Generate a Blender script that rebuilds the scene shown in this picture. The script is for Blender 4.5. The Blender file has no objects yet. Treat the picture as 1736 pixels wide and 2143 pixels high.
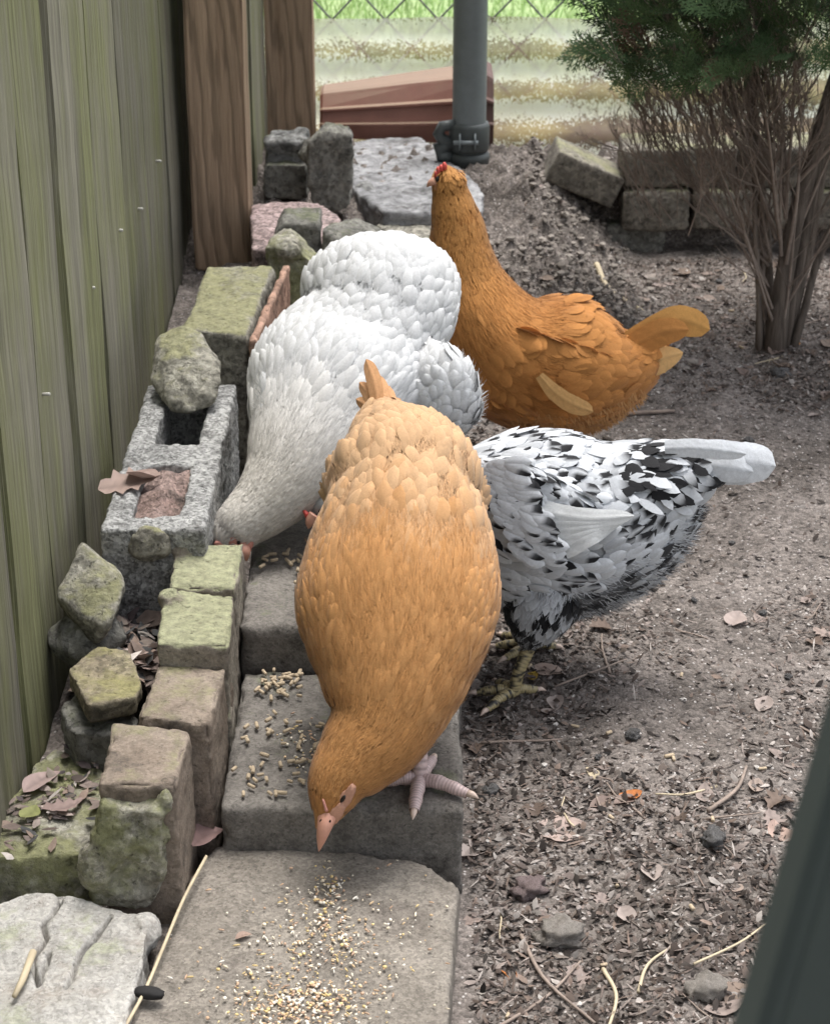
import bpy, bmesh, math, random
import numpy as np
from mathutils import Vector, Matrix
from mathutils.bvhtree import BVHTree

R = math.radians
random.seed(7)
rng = np.random.default_rng(11)
scn = bpy.context.scene
col = scn.collection

# ------------------------------------------------------------------ camera
CH, TH, F, W, H = 1.15, R(25.0), 4200.0, 1736.0, 2143.0
cam = bpy.data.cameras.new('camera')
camo = bpy.data.objects.new('camera', cam)
col.objects.link(camo)
camo.location = (0, 0, CH)
camo.rotation_euler = (R(90) - TH, 0, 0)
cam.sensor_fit = 'VERTICAL'
cam.sensor_height = 36.0
cam.sensor_width = 36.0
cam.lens = 36.0 * F / H
cam.clip_start = 0.02
cam.clip_end = 400
cam.dof.use_dof = True
cam.dof.focus_distance = 2.0
cam.dof.aperture_fstop = 70.5 / 4.2
scn.camera = camo

# ------------------------------------------------------------------ sky, sun, exposure
SUN_EL, SUN_AZ = R(74), R(25)          # azimuth measured from +Y towards +X
wd = bpy.data.worlds.new('World')
scn.world = wd
wd.use_nodes = True
wn = wd.node_tree
sky = wn.nodes.new('ShaderNodeTexSky')
sky.sky_type = 'NISHITA'
sky.sun_disc = False
sky.sun_elevation = SUN_EL
sky.sun_rotation = SUN_AZ
sky.air_density = 1.0
sky.dust_density = 4.0
sky.ozone_density = 1.0
hs = wn.nodes.new('ShaderNodeHueSaturation')
hs.inputs['Saturation'].default_value = 0.30
bg = wn.nodes['Background']
wn.links.new(sky.outputs[0], hs.inputs['Color'])
wn.links.new(hs.outputs[0], bg.inputs['Color'])
bg.inputs['Strength'].default_value = 0.13
sun = bpy.data.lights.new('sun', 'SUN')
sun.energy = 1.35
sun.angle = R(30)
sun.color = (1.0, 0.97, 0.92)
suno = bpy.data.objects.new('sun', sun)
col.objects.link(suno)
sd = Vector((math.sin(SUN_AZ) * math.cos(SUN_EL), math.cos(SUN_AZ) * math.cos(SUN_EL), math.sin(SUN_EL)))
suno.rotation_euler = sd.to_track_quat('Z', 'Y').to_euler()
suno.location = (1, 1, 4)
scn.view_settings.view_transform = 'Standard'
scn.view_settings.look = 'None'
scn.view_settings.exposure = 1.33
scn.view_settings.gamma = 1.0
scn.render.engine = 'CYCLES'
scn.cycles.use_denoising = True
scn.cycles.max_bounces = 7
scn.cycles.diffuse_bounces = 4
scn.cycles.glossy_bounces = 2
scn.cycles.transmission_bounces = 4
scn.cycles.caustics_reflective = False
scn.cycles.caustics_refractive = False

# ------------------------------------------------------------------ pixel -> point helpers (px in a 1736 x 2143 picture)
cT, sT = math.cos(TH), math.sin(TH)
def ray(px, py):
    a, b = (px - W / 2) / F, (H / 2 - py) / F
    return Vector((a, cT + b * sT, -sT + b * cT))
def PY(px, py, Y):
    d = ray(px, py); k = Y / d.y
    return Vector((d.x * k, Y, CH + d.z * k))
def PZ(px, py, z):
    d = ray(px, py); k = (z - CH) / d.z
    return Vector((d.x * k, d.y * k, z))
def PX(px, py, x):
    d = ray(px, py); k = x / d.x
    return Vector((x, d.y * k, CH + d.z * k))
def depth(p):
    return p[1] * cT + (CH - p[2]) * sT
def mlen(px, p):
    return px * depth(p) / F

# ------------------------------------------------------------------ noise
_perm = np.random.default_rng(5).permutation(256)
_perm = np.concatenate([_perm, _perm, _perm])
_g = np.random.default_rng(6).normal(size=(256, 3)); _g /= np.linalg.norm(_g, axis=1)[:, None]
def perlin(p):
    p = np.asarray(p, float)
    i = np.floor(p).astype(int); f = p - i
    i &= 255
    u = f * f * f * (f * (f * 6 - 15) + 10)
    out = 0
    for dx in (0, 1):
        for dy in (0, 1):
            for dz in (0, 1):
                h = _perm[_perm[_perm[(i[:, 0] + dx) & 255] + ((i[:, 1] + dy) & 255)] + ((i[:, 2] + dz) & 255)] & 255
                g = _g[h]
                d = (g[:, 0] * (f[:, 0] - dx) + g[:, 1] * (f[:, 1] - dy) + g[:, 2] * (f[:, 2] - dz))
                w = (u[:, 0] if dx else 1 - u[:, 0]) * (u[:, 1] if dy else 1 - u[:, 1]) * (u[:, 2] if dz else 1 - u[:, 2])
                out = out + d * w
    return out * 1.6
def fbm(p, oct=4, gain=.5):
    p = np.asarray(p, float); s = 0; a = 1
    for k in range(oct):
        s = s + a * perlin(p + 17.3 * k); p = p * 2.03; a *= gain
    return s
def sstep(a, b, x):
    t = np.clip((np.asarray(x, float) - a) / (b - a), 0, 1)
    return t * t * (3 - 2 * t)

# ------------------------------------------------------------------ object helpers
def tag(o, label=None, cat=None, group=None, kind=None):
    if label: o['label'] = label
    if cat: o['category'] = cat
    if group: o['group'] = group
    if kind: o['kind'] = kind
    return o
def empty(name, loc, label=None, cat=None, group=None):
    o = bpy.data.objects.new(name, None); o.empty_display_size = .02
    col.objects.link(o); o.location = loc
    return tag(o, label, cat, group)
def link(name, me, parent=None):
    o = bpy.data.objects.new(name, me); col.objects.link(o)
    if parent is not None:
        o.parent = parent
        o.matrix_parent_inverse = Matrix.Translation(-Vector(parent.location)) if parent.type == 'EMPTY' and parent.parent is None else parent_inv(parent)
    return o
def parent_inv(p):
    m = Matrix.Translation(Vector(p.location)) if True else None
    q = p
    m = local_world(q)
    return m.inverted()
def local_world(o):
    m = Matrix.LocRotScale(o.location, o.rotation_euler, o.scale)
    if o.parent is not None:
        return local_world(o.parent) @ o.matrix_parent_inverse @ m
    return m
def mkmesh(name, v, f, mat=None, smooth=True, colors=None, uv=None):
    """v (n,3); f list of lists, or an (m,k) array, or list of such arrays"""
    me = bpy.data.meshes.new(name)
    v = np.asarray(v, np.float32)
    if isinstance(f, np.ndarray): f = [f]
    if len(f) and isinstance(f[0], np.ndarray) and f[0].ndim == 2:
        tot = np.concatenate([np.full(len(a), a.shape[1]) for a in f])
        idx = np.concatenate([a.ravel() for a in f]).astype(np.int32)
    else:
        tot = np.array([len(a) for a in f]); idx = np.array([i for a in f for i in a], np.int32)
    st = np.concatenate([[0], np.cumsum(tot)[:-1]]).astype(np.int32)
    me.vertices.add(len(v)); me.vertices.foreach_set('co', v.ravel())
    me.loops.add(len(idx)); me.loops.foreach_set('vertex_index', idx)
    me.polygons.add(len(st)); me.polygons.foreach_set('loop_start', st)
    me.polygons.foreach_set('use_smooth', np.full(len(st), bool(smooth)))
    me.update(calc_edges=True); me.validate()
    if colors is not None:
        a = me.color_attributes.new('Col', 'FLOAT_COLOR', 'POINT')
        c = np.ones((len(v), 4), np.float32); c[:, :3] = colors
        a.data.foreach_set('color', c.ravel())
    if mat: me.materials.append(mat)
    return me
def obj(name, v, f, mat, parent=None, smooth=True, colors=None, origin=None):
    v = np.asarray(v, float)
    if origin is None:
        mn, mx = v.min(0), v.max(0)
        origin = np.array([(mn[0] + mx[0]) / 2, (mn[1] + mx[1]) / 2, mn[2]])
    me = mkmesh(name, v - np.asarray(origin), f, mat, smooth, colors)
    o = bpy.data.objects.new(name, me); col.objects.link(o)
    o.location = origin
    if parent is not None:
        o.parent = parent
        o.matrix_parent_inverse = local_world(parent).inverted()
    return o

def tube(pts, rad, n=8, cap=True, flat=1.0):
    pts = [Vector(p) for p in pts]; m = len(pts)
    V = []; Fc = []
    t = (pts[1] - pts[0]).normalized()
    s = t.orthogonal().normalized()
    for i in range(m):
        if 0 < i < m - 1: t2 = (pts[i + 1] - pts[i - 1])
        elif i == 0: t2 = pts[1] - pts[0]
        else: t2 = pts[-1] - pts[-2]
        if t2.length > 1e-9: t = t2.normalized()
        s = (s - t * s.dot(t))
        if s.length < 1e-6: s = t.orthogonal()
        s.normalize(); b = t.cross(s)
        r = rad[i] if hasattr(rad, '__len__') else rad
        for k in range(n):
            a = 2 * math.pi * k / n
            V.append(pts[i] + s * (r * math.cos(a)) + b * (r * flat * math.sin(a)))
    for i in range(m - 1):
        for k in range(n):
            Fc.append([i * n + k, i * n + (k + 1) % n, (i + 1) * n + (k + 1) % n, (i + 1) * n + k])
    if cap:
        Fc.append([k for k in range(n)][::-1]); Fc.append([(m - 1) * n + k for k in range(n)])
    return [tuple(v) for v in V], Fc
class MB:
    def __init__(s): s.v = []; s.f = []; s.c = []
    def add(s, v, f, c=None):
        o = len(s.v); s.v += [tuple(x) for x in v]; s.f += [[i + o for i in a] for a in f]
        if c is not None: s.c += [c] * len(v)
    def tube(s, pts, rad, n=6, c=None, **k): s.add(*tube(pts, rad, n, **k), c)
def smooth_path(pts, m):
    P = np.array([tuple(p) for p in pts], float)
    return catmull(P, m)
def catmull(P, m):
    """resample rows of P (k,d) to m points, parameter by chord length of the first three columns"""
    d = np.maximum(np.linalg.norm(np.diff(P[:, :3], axis=0), axis=1), 1e-6)
    s = np.concatenate([[0], np.cumsum(d)])
    q = np.linspace(0, s[-1], m)
    # monotone-ish hermite with finite difference tangents
    T = np.zeros_like(P)
    sl = np.diff(P, axis=0) / d[:, None]
    T[0], T[-1] = sl[0], sl[-1]
    for i in range(1, len(P) - 1):
        T[i] = (sl[i - 1] * d[i] + sl[i] * d[i - 1]) / (d[i] + d[i - 1])
    k = np.clip(np.searchsorted(s, q, side='right') - 1, 0, len(P) - 2)
    h = d[k][:, None]; t = ((q - s[k])[:, None]) / h
    return ((2 * t**3 - 3 * t**2 + 1) * P[k] + (t**3 - 2 * t**2 + t) * h * T[k] + (-2 * t**3 + 3 * t**2) * P[k + 1] + (t**3 - t**2) * h * T[k + 1])

# ------------------------------------------------------------------ materials
def newmat(name):
    m = bpy.data.materials.new(name); m.use_nodes = True
    nt = m.node_tree
    return m, nt, nt.nodes['Principled BSDF']
def N(nt, t, **k):
    n = nt.nodes.new(t)
    for a, b in k.items():
        if a in n.inputs: n.inputs[a].default_value = b
        else: setattr(n, a, b)
    return n
def noise(nt, vec, scale, detail=5, rough=.55, dist=0):
    n = N(nt, 'ShaderNodeTexNoise'); n.inputs['Scale'].default_value = scale
    n.inputs['Detail'].default_value = detail; n.inputs['Roughness'].default_value = rough; n.inputs['Distortion'].default_value = dist
    if vec is not None: nt.links.new(vec, n.inputs['Vector'])
    return n.outputs['Fac']
def ramp(nt, fac, stops, interp='LINEAR'):
    n = N(nt, 'ShaderNodeValToRGB'); cr = n.color_ramp; cr.interpolation = interp
    while len(cr.elements) < len(stops): cr.elements.new(.5)
    for e, (p, c) in zip(cr.elements, stops):
        e.position = p; e.color = (*c, 1) if hasattr(c, '__len__') else (c, c, c, 1)
    nt.links.new(fac, n.inputs['Fac'])
    return n.outputs['Color']
def mix(nt, fac, a, b, mode='MIX'):
    n = N(nt, 'ShaderNodeMix'); n.data_type = 'RGBA'; n.blend_type = mode
    for k, x in ((0, fac), (6, a), (7, b)):
        s = n.inputs[k]
        if hasattr(x, 'is_linked'): nt.links.new(x, s)
        elif k == 0: s.default_value = x
        elif hasattr(x, '__len__'): s.default_value = (*x, 1)
        else: s.default_value = (x, x, x, 1)
    return n.outputs[2]
def math_(nt, op, a, b=0.0, c=None):
    n = N(nt, 'ShaderNodeMath'); n.operation = op
    for s, x in zip(n.inputs, (a, b, c)):
        if x is None: continue
        if hasattr(x, 'is_linked'): nt.links.new(x, s)
        else: s.default_value = x
    return n.outputs[0]
def bump(nt, bs, h, strength=.5, dist=.002, prev=None):
    n = N(nt, 'ShaderNodeBump'); n.inputs['Strength'].default_value = strength; n.inputs['Distance'].default_value = dist
    nt.links.new(h, n.inputs['Height'])
    if prev is not None: nt.links.new(prev, n.inputs['Normal'])
    nt.links.new(n.outputs[0], bs.inputs['Normal'])
    return n.outputs[0]
def coords(nt, scale=(1, 1, 1), rnd=True):
    tc = N(nt, 'ShaderNodeTexCoord')
    mp = N(nt, 'ShaderNodeMapping'); mp.inputs['Scale'].default_value = scale
    nt.links.new(tc.outputs['Object'], mp.inputs['Vector'])
    if rnd:
        oi = N(nt, 'ShaderNodeObjectInfo')
        m = math_(nt, 'MULTIPLY', oi.outputs['Random'], 37.0)
        nt.links.new(m, mp.inputs['Location'])
    return mp.outputs[0]
def stone_mat(name, c1, c2, moss=0.0, mosscol=(.16, .18, .07), scale=9, speck=.5, rough=.92, grain=170, dirt=(.05, .045, .04), top_only=True, bumpd=.006, con=1.0):
    m, nt, bs = newmat(name)
    v = coords(nt)
    a = ramp(nt, noise(nt, v, scale, 9, .68), [(.32, c1), (.50, tuple((x + y) / 2 for x, y in zip(c1, c2))), (.66, c2)])
    b = noise(nt, v, scale * 7, 8, .75)
    a = mix(nt, .8 * con, a, ramp(nt, b, [(.32, .30), (.50, 1.0), (.70, 1.35)]), 'MULTIPLY')
    a = mix(nt, ramp(nt, noise(nt, v, scale * 1.7, 8, .7), [(.54, 0.0), (.66, .7)]), a, dirt)
    # crystalline grain: dark and light grains
    vo = N(nt, 'ShaderNodeTexVoronoi'); vo.inputs['Scale'].default_value = grain; nt.links.new(v, vo.inputs['Vector'])
    sp = N(nt, 'ShaderNodeSeparateColor'); nt.links.new(vo.outputs['Color'], sp.inputs[0])
    a = mix(nt, speck, a, ramp(nt, sp.outputs[0], [(0, .35), (.5, 1.0), (1, 1.6)]), 'MULTIPLY')
    pit = ramp(nt, noise(nt, v, 130, 4, .65), [(.30, .20), (.40, 1.0)])
    if moss > 0:
        g = N(nt, 'ShaderNodeNewGeometry'); sx = N(nt, 'ShaderNodeSeparateXYZ'); nt.links.new(g.outputs['Normal'], sx.inputs[0])
        nz = math_(nt, 'MULTIPLY', sx.outputs['Z'], .36) if top_only else 0.22
        k = math_(nt, 'ADD', nz, noise(nt, v, scale * 1.5, 10, .72))
        msk = ramp(nt, k, [(.95 - moss * .45, 0.0), (1.08 - moss * .45, .82)])
        mc = ramp(nt, noise(nt, v, scale * 11, 7, .75), [(.30, tuple(x * .42 for x in mosscol)), (.52, mosscol), (.72, tuple(min(1, x * 1.45) for x in mosscol))])
        a = mix(nt, msk, a, mc)
    a = mix(nt, .75 * con, a, pit, 'MULTIPLY')
    nt.links.new(a, bs.inputs['Base Color'])
    bs.inputs['Roughness'].default_value = rough
    bs.inputs['Specular IOR Level'].default_value = .25
    h = math_(nt, 'ADD', noise(nt, v, 45, 10, .75), math_(nt, 'MULTIPLY', noise(nt, v, 230, 5, .75), .4))
    h = math_(nt, 'ADD', h, math_(nt, 'MULTIPLY', pit, .25))
    bump(nt, bs, h, 1.0, bumpd)
    return m
def wood_mat(name, c1, c2, green, gamt, grain=26, rough=.85, axis=2, lines=.45):
    m, nt, bs = newmat(name)
    s = [grain, grain, grain]; s[axis] = .7
    v = coords(nt, tuple(s)); v2 = coords(nt, (1, 1, .35)); v3 = coords(nt, (1, 1, .10))
    g1 = noise(nt, v, 1.6, 10, .72, .8)
    a = ramp(nt, g1, [(.28, c1), (.52, c2), (.75, tuple(x * 1.3 for x in c2))])
    # growth rings running along the board
    wv = N(nt, 'ShaderNodeTexWave'); wv.wave_type = 'BANDS'; wv.bands_direction = 'DIAGONAL'; nt.links.new(v3, wv.inputs['Vector'])
    for k_, x_ in (('Scale', 26.0), ('Distortion', 7.0), ('Detail', 3.0), ('Detail Scale', 1.6)): wv.inputs[k_].default_value = x_
    a = mix(nt, lines, a, ramp(nt, wv.outputs['Fac'], [(.05, .38), (.38, 1.0), (1, 1.08)]), 'MULTIPLY')
    gm = ramp(nt, noise(nt, v2, 6.5, 7, .65), [(.40, gamt * .05), (.60, gamt)])
    gcol = ramp(nt, noise(nt, v, 3, 8, .75), [(.3, tuple(x * .5 for x in green)), (.5, green), (.72, tuple(x * 1.35 for x in green))])
    a = mix(nt, gm, a, gcol)
    fine = noise(nt, v, 6, 8, .8)
    a = mix(nt, .7, a, ramp(nt, fine, [(.3, .58), (.55, 1.0), (.75, 1.15)]), 'MULTIPLY')
    oi = N(nt, 'ShaderNodeObjectInfo')
    a = mix(nt, .5, a, ramp(nt, oi.outputs['Random'], [(0, .55), (1, 1.35)]), 'MULTIPLY')
    nt.links.new(a, bs.inputs['Base Color']); bs.inputs['Roughness'].default_value = rough
    bs.inputs['Specular IOR Level'].default_value = .25
    bump(nt, bs, math_(nt, 'ADD', g1, math_(nt, 'ADD', math_(nt, 'MULTIPLY', fine, .6), math_(nt, 'MULTIPLY', wv.outputs['Fac'], .4))), .8, .003)
    return m
def attr_mat(name, rough=.7, spec=.2, trans=0.0, vary=.35, vscale=(60, 60, 60), sheen=0.0):
    m, nt, bs = newmat(name)
    at = N(nt, 'ShaderNodeAttribute'); at.attribute_name = 'Col'
    v = coords(nt, vscale, False)
    a = mix(nt, vary, at.outputs['Color'], ramp(nt, noise(nt, v, 3, 4, .7), [(.3, .45), (.7, 1.3)]), 'MULTIPLY')
    nt.links.new(a, bs.inputs['Base Color']); bs.inputs['Roughness'].default_value = rough
    bs.inputs['Specular IOR Level'].default_value = spec
    if sheen:
        bs.inputs['Sheen Weight'].default_value = sheen; bump(nt, bs, noise(nt, v, 6, 5, .7), .45, .0010)
    if trans:
        tr = N(nt, 'ShaderNodeBsdfTranslucent'); nt.links.new(a, tr.inputs['Color'])
        ms = N(nt, 'ShaderNodeMixShader'); ms.inputs[0].default_value = trans
        nt.links.new(bs.outputs[0], ms.inputs[1]); nt.links.new(tr.outputs[0], ms.inputs[2])
        nt.links.new(ms.outputs[0], nt.nodes['Material Output'].inputs['Surface'])
    return m
def plain_mat(name, c, rough=.6, metal=0, vary=.3, scale=40, bumpd=.001, spec=.4):
    m, nt, bs = newmat(name)
    v = coords(nt)
    n1 = noise(nt, v, scale, 6, .65)
    a = mix(nt, vary, c, ramp(nt, n1, [(.3, .45), (.7, 1.25)]), 'MULTIPLY')
    nt.links.new(a, bs.inputs['Base Color']); bs.inputs['Roughness'].default_value = rough; bs.inputs['Metallic'].default_value = metal
    bs.inputs['Specular IOR Level'].default_value = spec
    bump(nt, bs, n1, .4, bumpd)
    return m

M = {}
M['concrete'] = stone_mat('grey_concrete', (.20, .19, .175), (.32, .31, .29), moss=.10, grain=240, speck=.55)
M['paver'] = stone_mat('paver_concrete', (.165, .146, .124), (.275, .248, .215), moss=0, grain=420, speck=.40, dirt=(.13, .112, .098), con=.55, bumpd=.003)
M['paver_wet'] = stone_mat('damp_paver', (.12, .110, .099), (.225, .207, .186), moss=.08, mosscol=(.15, .16, .10), grain=420, speck=.35, con=.6, bumpd=.003)
M['cinder'] = stone_mat('cinder', (.24, .24, .235), (.40, .40, .39), moss=0, grain=330, speck=.75)
M['mossy'] = stone_mat('mossy_stone', (.22, .205, .17), (.38, .365, .31), moss=.52, mosscol=(.275, .27, .145), grain=220)
M['mossy2'] = stone_mat('mossy_brick', (.20, .17, .14), (.34, .31, .26), moss=.72, mosscol=(.315, .325, .20), grain=300, speck=.3, con=.85, bumpd=.004)
M['mossy3'] = stone_mat('mossy_mortar', (.22, .20, .16), (.50, .485, .42), moss=.68, mosscol=(.24, .245, .12), grain=220, top_only=False)
M['brick'] = stone_mat('worn_brick', (.165, .128, .100), (.285, .238, .195), moss=.24, mosscol=(.24, .23, .13), grain=400, speck=.25, con=.6, bumpd=.003)
M['dark_stone'] = stone_mat('dark_stone', (.13, .127, .113), (.26, .253, .228), moss=.30, mosscol=(.15, .16, .10), grain=160)
M['grey_stone'] = stone_mat('grey_stone', (.16, .16, .155), (.33, .33, .32), moss=.12, grain=120)
M['slate'] = stone_mat('slate', (.25, .25, .255), (.42, .42, .43), moss=0, grain=90, speck=.3, scale=6)
M['white_slab'] = stone_mat('pale_slab', (.34, .325, .30), (.53, .515, .485), moss=.10, mosscol=(.38, .39, .29), grain=350, speck=.3, dirt=(.33, .29, .25), con=.5, bumpd=.004)
M['pink_stone'] = stone_mat('pink_granite', (.33, .25, .24), (.42, .33, .32), moss=.0, grain=220, speck=.8)
M['pink_brick'] = stone_mat('pink_tile', (.36, .22, .16), (.46, .30, .23), moss=.0, grain=120, speck=.3)
M['tan_slab'] = stone_mat('tan_slab', (.24, .225, .19), (.36, .345, .30), moss=.12, grain=150, speck=.8)
M['flag'] = stone_mat('tan_flag', (.22, .18, .13), (.34, .30, .21), moss=.45, mosscol=(.30, .28, .13), grain=200)
M['pebble'] = stone_mat('pebble_grey', (.17, .165, .16), (.30, .29, .285), grain=300)
M['pebble_tan'] = stone_mat('pebble_tan', (.28, .235, .20), (.44, .385, .34), grain=300)
M['pale_pebble'] = stone_mat('pale_pebble', (.40, .36, .315), (.58, .53, .48), grain=300, dirt=(.3, .26, .23))
M['fence'] = wood_mat('fence_wood', (.13, .12, .098), (.255, .24, .19), (.215, .222, .105), .85, lines=.2)
M['post'] = wood_mat('post_wood', (.235, .155, .10), (.385, .275, .19), (.26, .22, .14), .10, grain=20, lines=.55)
M['gravel'] = attr_mat('gravel', .9, .2, 0, .5, (90, 90, 90))
M['litter'] = attr_mat('leaf_litter', .75, .25, .12, .45, (70, 70, 70))
M['metal'] = plain_mat('galvanised_grey', (.20, .225, .235), .5, .25, .25, 30)
M['metal_dark'] = plain_mat('dark_clamp_metal', (.085, .095, .095), .55, .3, .4, 30)
M['postpaint'] = plain_mat('dark_green_paint', (.045, .057, .056), .6, 0, .2, 12)
M['wire'] = plain_mat('wire', (.14, .135, .14), .5, .4, .2, 30)
M['twig'] = plain_mat('twig_bark', (.27, .215, .18), .9, 0, .6, 60)
M['bark'] = wood_mat('shrub_bark', (.09, .07, .055), (.19, .155, .13), (.1, .1, .07), .1, grain=45)
M['straw'] = plain_mat('straw', (.50, .42, .29), .7, 0, .3, 60)
M['plastic'] = plain_mat('terracotta_plastic', (.27, .115, .08), .55, 0, .35, 14)
M['pellet'] = plain_mat('feed_pellet', (.45, .36, .25), .85, 0, .4, 200)
M['grain'] = attr_mat('cracked_grain', .7, .3, 0, .3, (200, 200, 200))
M['feather'] = attr_mat('feathers', .75, .15, .10, .22, (130, 130, 130), .15)
M['leg_pink'] = plain_mat('pink_leg_scales', (.50, .37, .35), .45, 0, .5, 240)
M['leg_yellow'] = plain_mat('spotted_leg_scales', (.42, .34, .16), .5, 0, .8, 70)
M['legs'] = attr_mat('scaly_legs', .45, .4, 0, .35, (150, 150, 150))
M['beak'] = plain_mat('horn_beak', (.58, .30, .22), .4, 0, .25, 60)
M['skin'] = plain_mat('pink_face_skin', (.55, .25, .20), .6, 0, .3, 200)
M['skin2'] = plain_mat('pale_pink_skin', (.47, .25, .17), .7, 0, .35, 260)
M['black'] = plain_mat('black_nub', (.012, .011, .011), .8)
M['comb'] = plain_mat('red_comb', (.55, .075, .06), .5, 0, .3, 150)
M['eye'] = plain_mat('dark_eye', (.012, .008, .006), .08, 0, 0, 10, 0)
M['claw'] = plain_mat('claw', (.55, .43, .36), .4, 0, .2, 60)
M['deadleaf'] = attr_mat('dead_leaf', .7, .3, .15, .35, (90, 90, 90))

def ground_mat():
    m, nt, bs = newmat('dirt')
    v = coords(nt, rnd=False)
    a = ramp(nt, noise(nt, v, 5, 6, .6), [(.3, (.110, .094, .083)), (.7, (.285, .250, .228))])
    a = mix(nt, .8, a, ramp(nt, noise(nt, v, 45, 7, .7), [(.28, .35), (.7, 1.2)]), 'MULTIPLY')
    vo = N(nt, 'ShaderNodeTexVoronoi'); vo.inputs['Scale'].default_value = 260; nt.links.new(v, vo.inputs['Vector'])
    sp = N(nt, 'ShaderNodeSeparateColor'); nt.links.new(vo.outputs['Color'], sp.inputs[0])
    a = mix(nt, .75, a, ramp(nt, sp.outputs[0], [(0, .45), (.5, .95), (1, 1.5)]), 'MULTIPLY')
    grit = math_(nt, 'MULTIPLY', math_(nt, 'GREATER_THAN', sp.outputs[1], .93), math_(nt, 'LESS_THAN', vo.outputs['Distance'], .38))
    a = mix(nt, math_(nt, 'MULTIPLY', grit, .8), a, (.50, .47, .45))
    nt.links.new(a, bs.inputs['Base Color']); bs.inputs['Roughness'].default_value = .95; bs.inputs['Specular IOR Level'].default_value = .2
    h = math_(nt, 'ADD', noise(nt, v, 70, 8, .75), math_(nt, 'MULTIPLY', vo.outputs['Distance'], -.5))
    bump(nt, bs, h, 1.0, .004)
    return m
M['dirt'] = ground_mat()

# ------------------------------------------------------------------ ground
def gz(x, y):
    x = np.asarray(x, float); y = np.asarray(y, float)
    p = np.stack([x, y, np.zeros_like(x)], -1).reshape(-1, 3)
    z = (fbm(p * 3.1, 3) * .010 + fbm(p * 14, 3) * .004).reshape(x.shape)
    # mound of rubble in front of the pole
    edge = .36 + .06 * np.sin(y * 5.0)
    up = sstep(2.75, 3.65, y) * (1 - sstep(edge - .12, edge + .12, x))
    back = 1 - sstep(3.80, 4.02, y)
    z = z + .145 * up * back
    # the strip under the stones along the wooden fence
    z = z + .02 * (1 - sstep(-.30, -.16, x)) * sstep(1.7, 2.2, y)
    # hollow beside the pavers
    z = z - .012 * (1 - sstep(.06, .16, np.abs(x - .1))) * (1 - sstep(1.9, 2.2, y))
    z = z + .085 * sstep(3.65, 3.70, y) * sstep(.33, .38, x) * (1 - sstep(3.85, 4.0, y))  # added soil bank behind the low wall, keeps the gap under it dark
    lawn = sstep(4.0, 4.6, y)
    return z * (1 - lawn) + lawn * (-.02)
def grid(x0, x1, y0, y1, step, zf):
    nx, ny = int((x1 - x0) / step) + 1, int((y1 - y0) / step) + 1
    X, Y = np.meshgrid(np.linspace(x0, x1, nx), np.linspace(y0, y1, ny))
    Z = zf(X, Y)
    V = np.stack([X, Y, Z], -1).reshape(-1, 3)
    i = np.arange(nx * ny).reshape(ny, nx)
    Fq = np.stack([i[:-1, :-1], i[:-1, 1:], i[1:, 1:], i[1:, :-1]], -1).reshape(-1, 4)
    return V, Fq
def gz_fine(X, Y):
    z = gz(X, Y)
    p = np.stack([X, Y, np.zeros_like(X)], -1).reshape(-1, 3)
    f = fbm(p * 60, 3, .6).reshape(X.shape)
    mound = sstep(2.8, 3.1, Y) * (1 - sstep(.32, .45, X))
    lump = np.abs(fbm(p * 28 + 9, 3, .6)).reshape(X.shape)
    return z + f * .0022 + mound * (lump * .034 - .010)
V, Fq = grid(-.75, 1.35, .9, 4.15, .0065, gz_fine)
V2 = []
# one sheet: the fine patch plus a coarse skirt out to the horizon
o = obj('ground', V, Fq, M['dirt'], origin=(0, 0, 0)); tag(o, kind='structure', label='grey brown trodden dirt of the yard', cat='ground')
def lawn_mat():
    m, nt, bs = newmat('lawn'); v = coords(nt, rnd=False)
    a = ramp(nt, noise(nt, v, 9, 6, .6), [(.3, (.20, .28, .11)), (.7, (.33, .42, .20))])
    nt.links.new(a, bs.inputs['Base Color']); bs.inputs['Roughness'].default_value = .9
    return m
M['lawn'] = lawn_mat()
B = 260
o = obj('yard', [(-6, -5, -.05), (6, -5, -.05), (6, 4.25, -.05), (-6, 4.25, -.05)], [[0, 1, 2, 3]], M['dirt'], smooth=False, origin=(0, 0, -.05)); tag(o, kind='structure', label='outer dirt of the yard around the trodden patch', cat='ground')
sk_v = [(-B, -B, -.06), (B, -B, -.06), (B, B, -.06), (-B, B, -.06)]
o = obj('lawn', sk_v, [[0, 1, 2, 3]], M['lawn'], smooth=False, origin=(0, 0, -.06)); tag(o, kind='structure', label='green lawn stretching away beyond the wire fence', cat='lawn')

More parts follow.
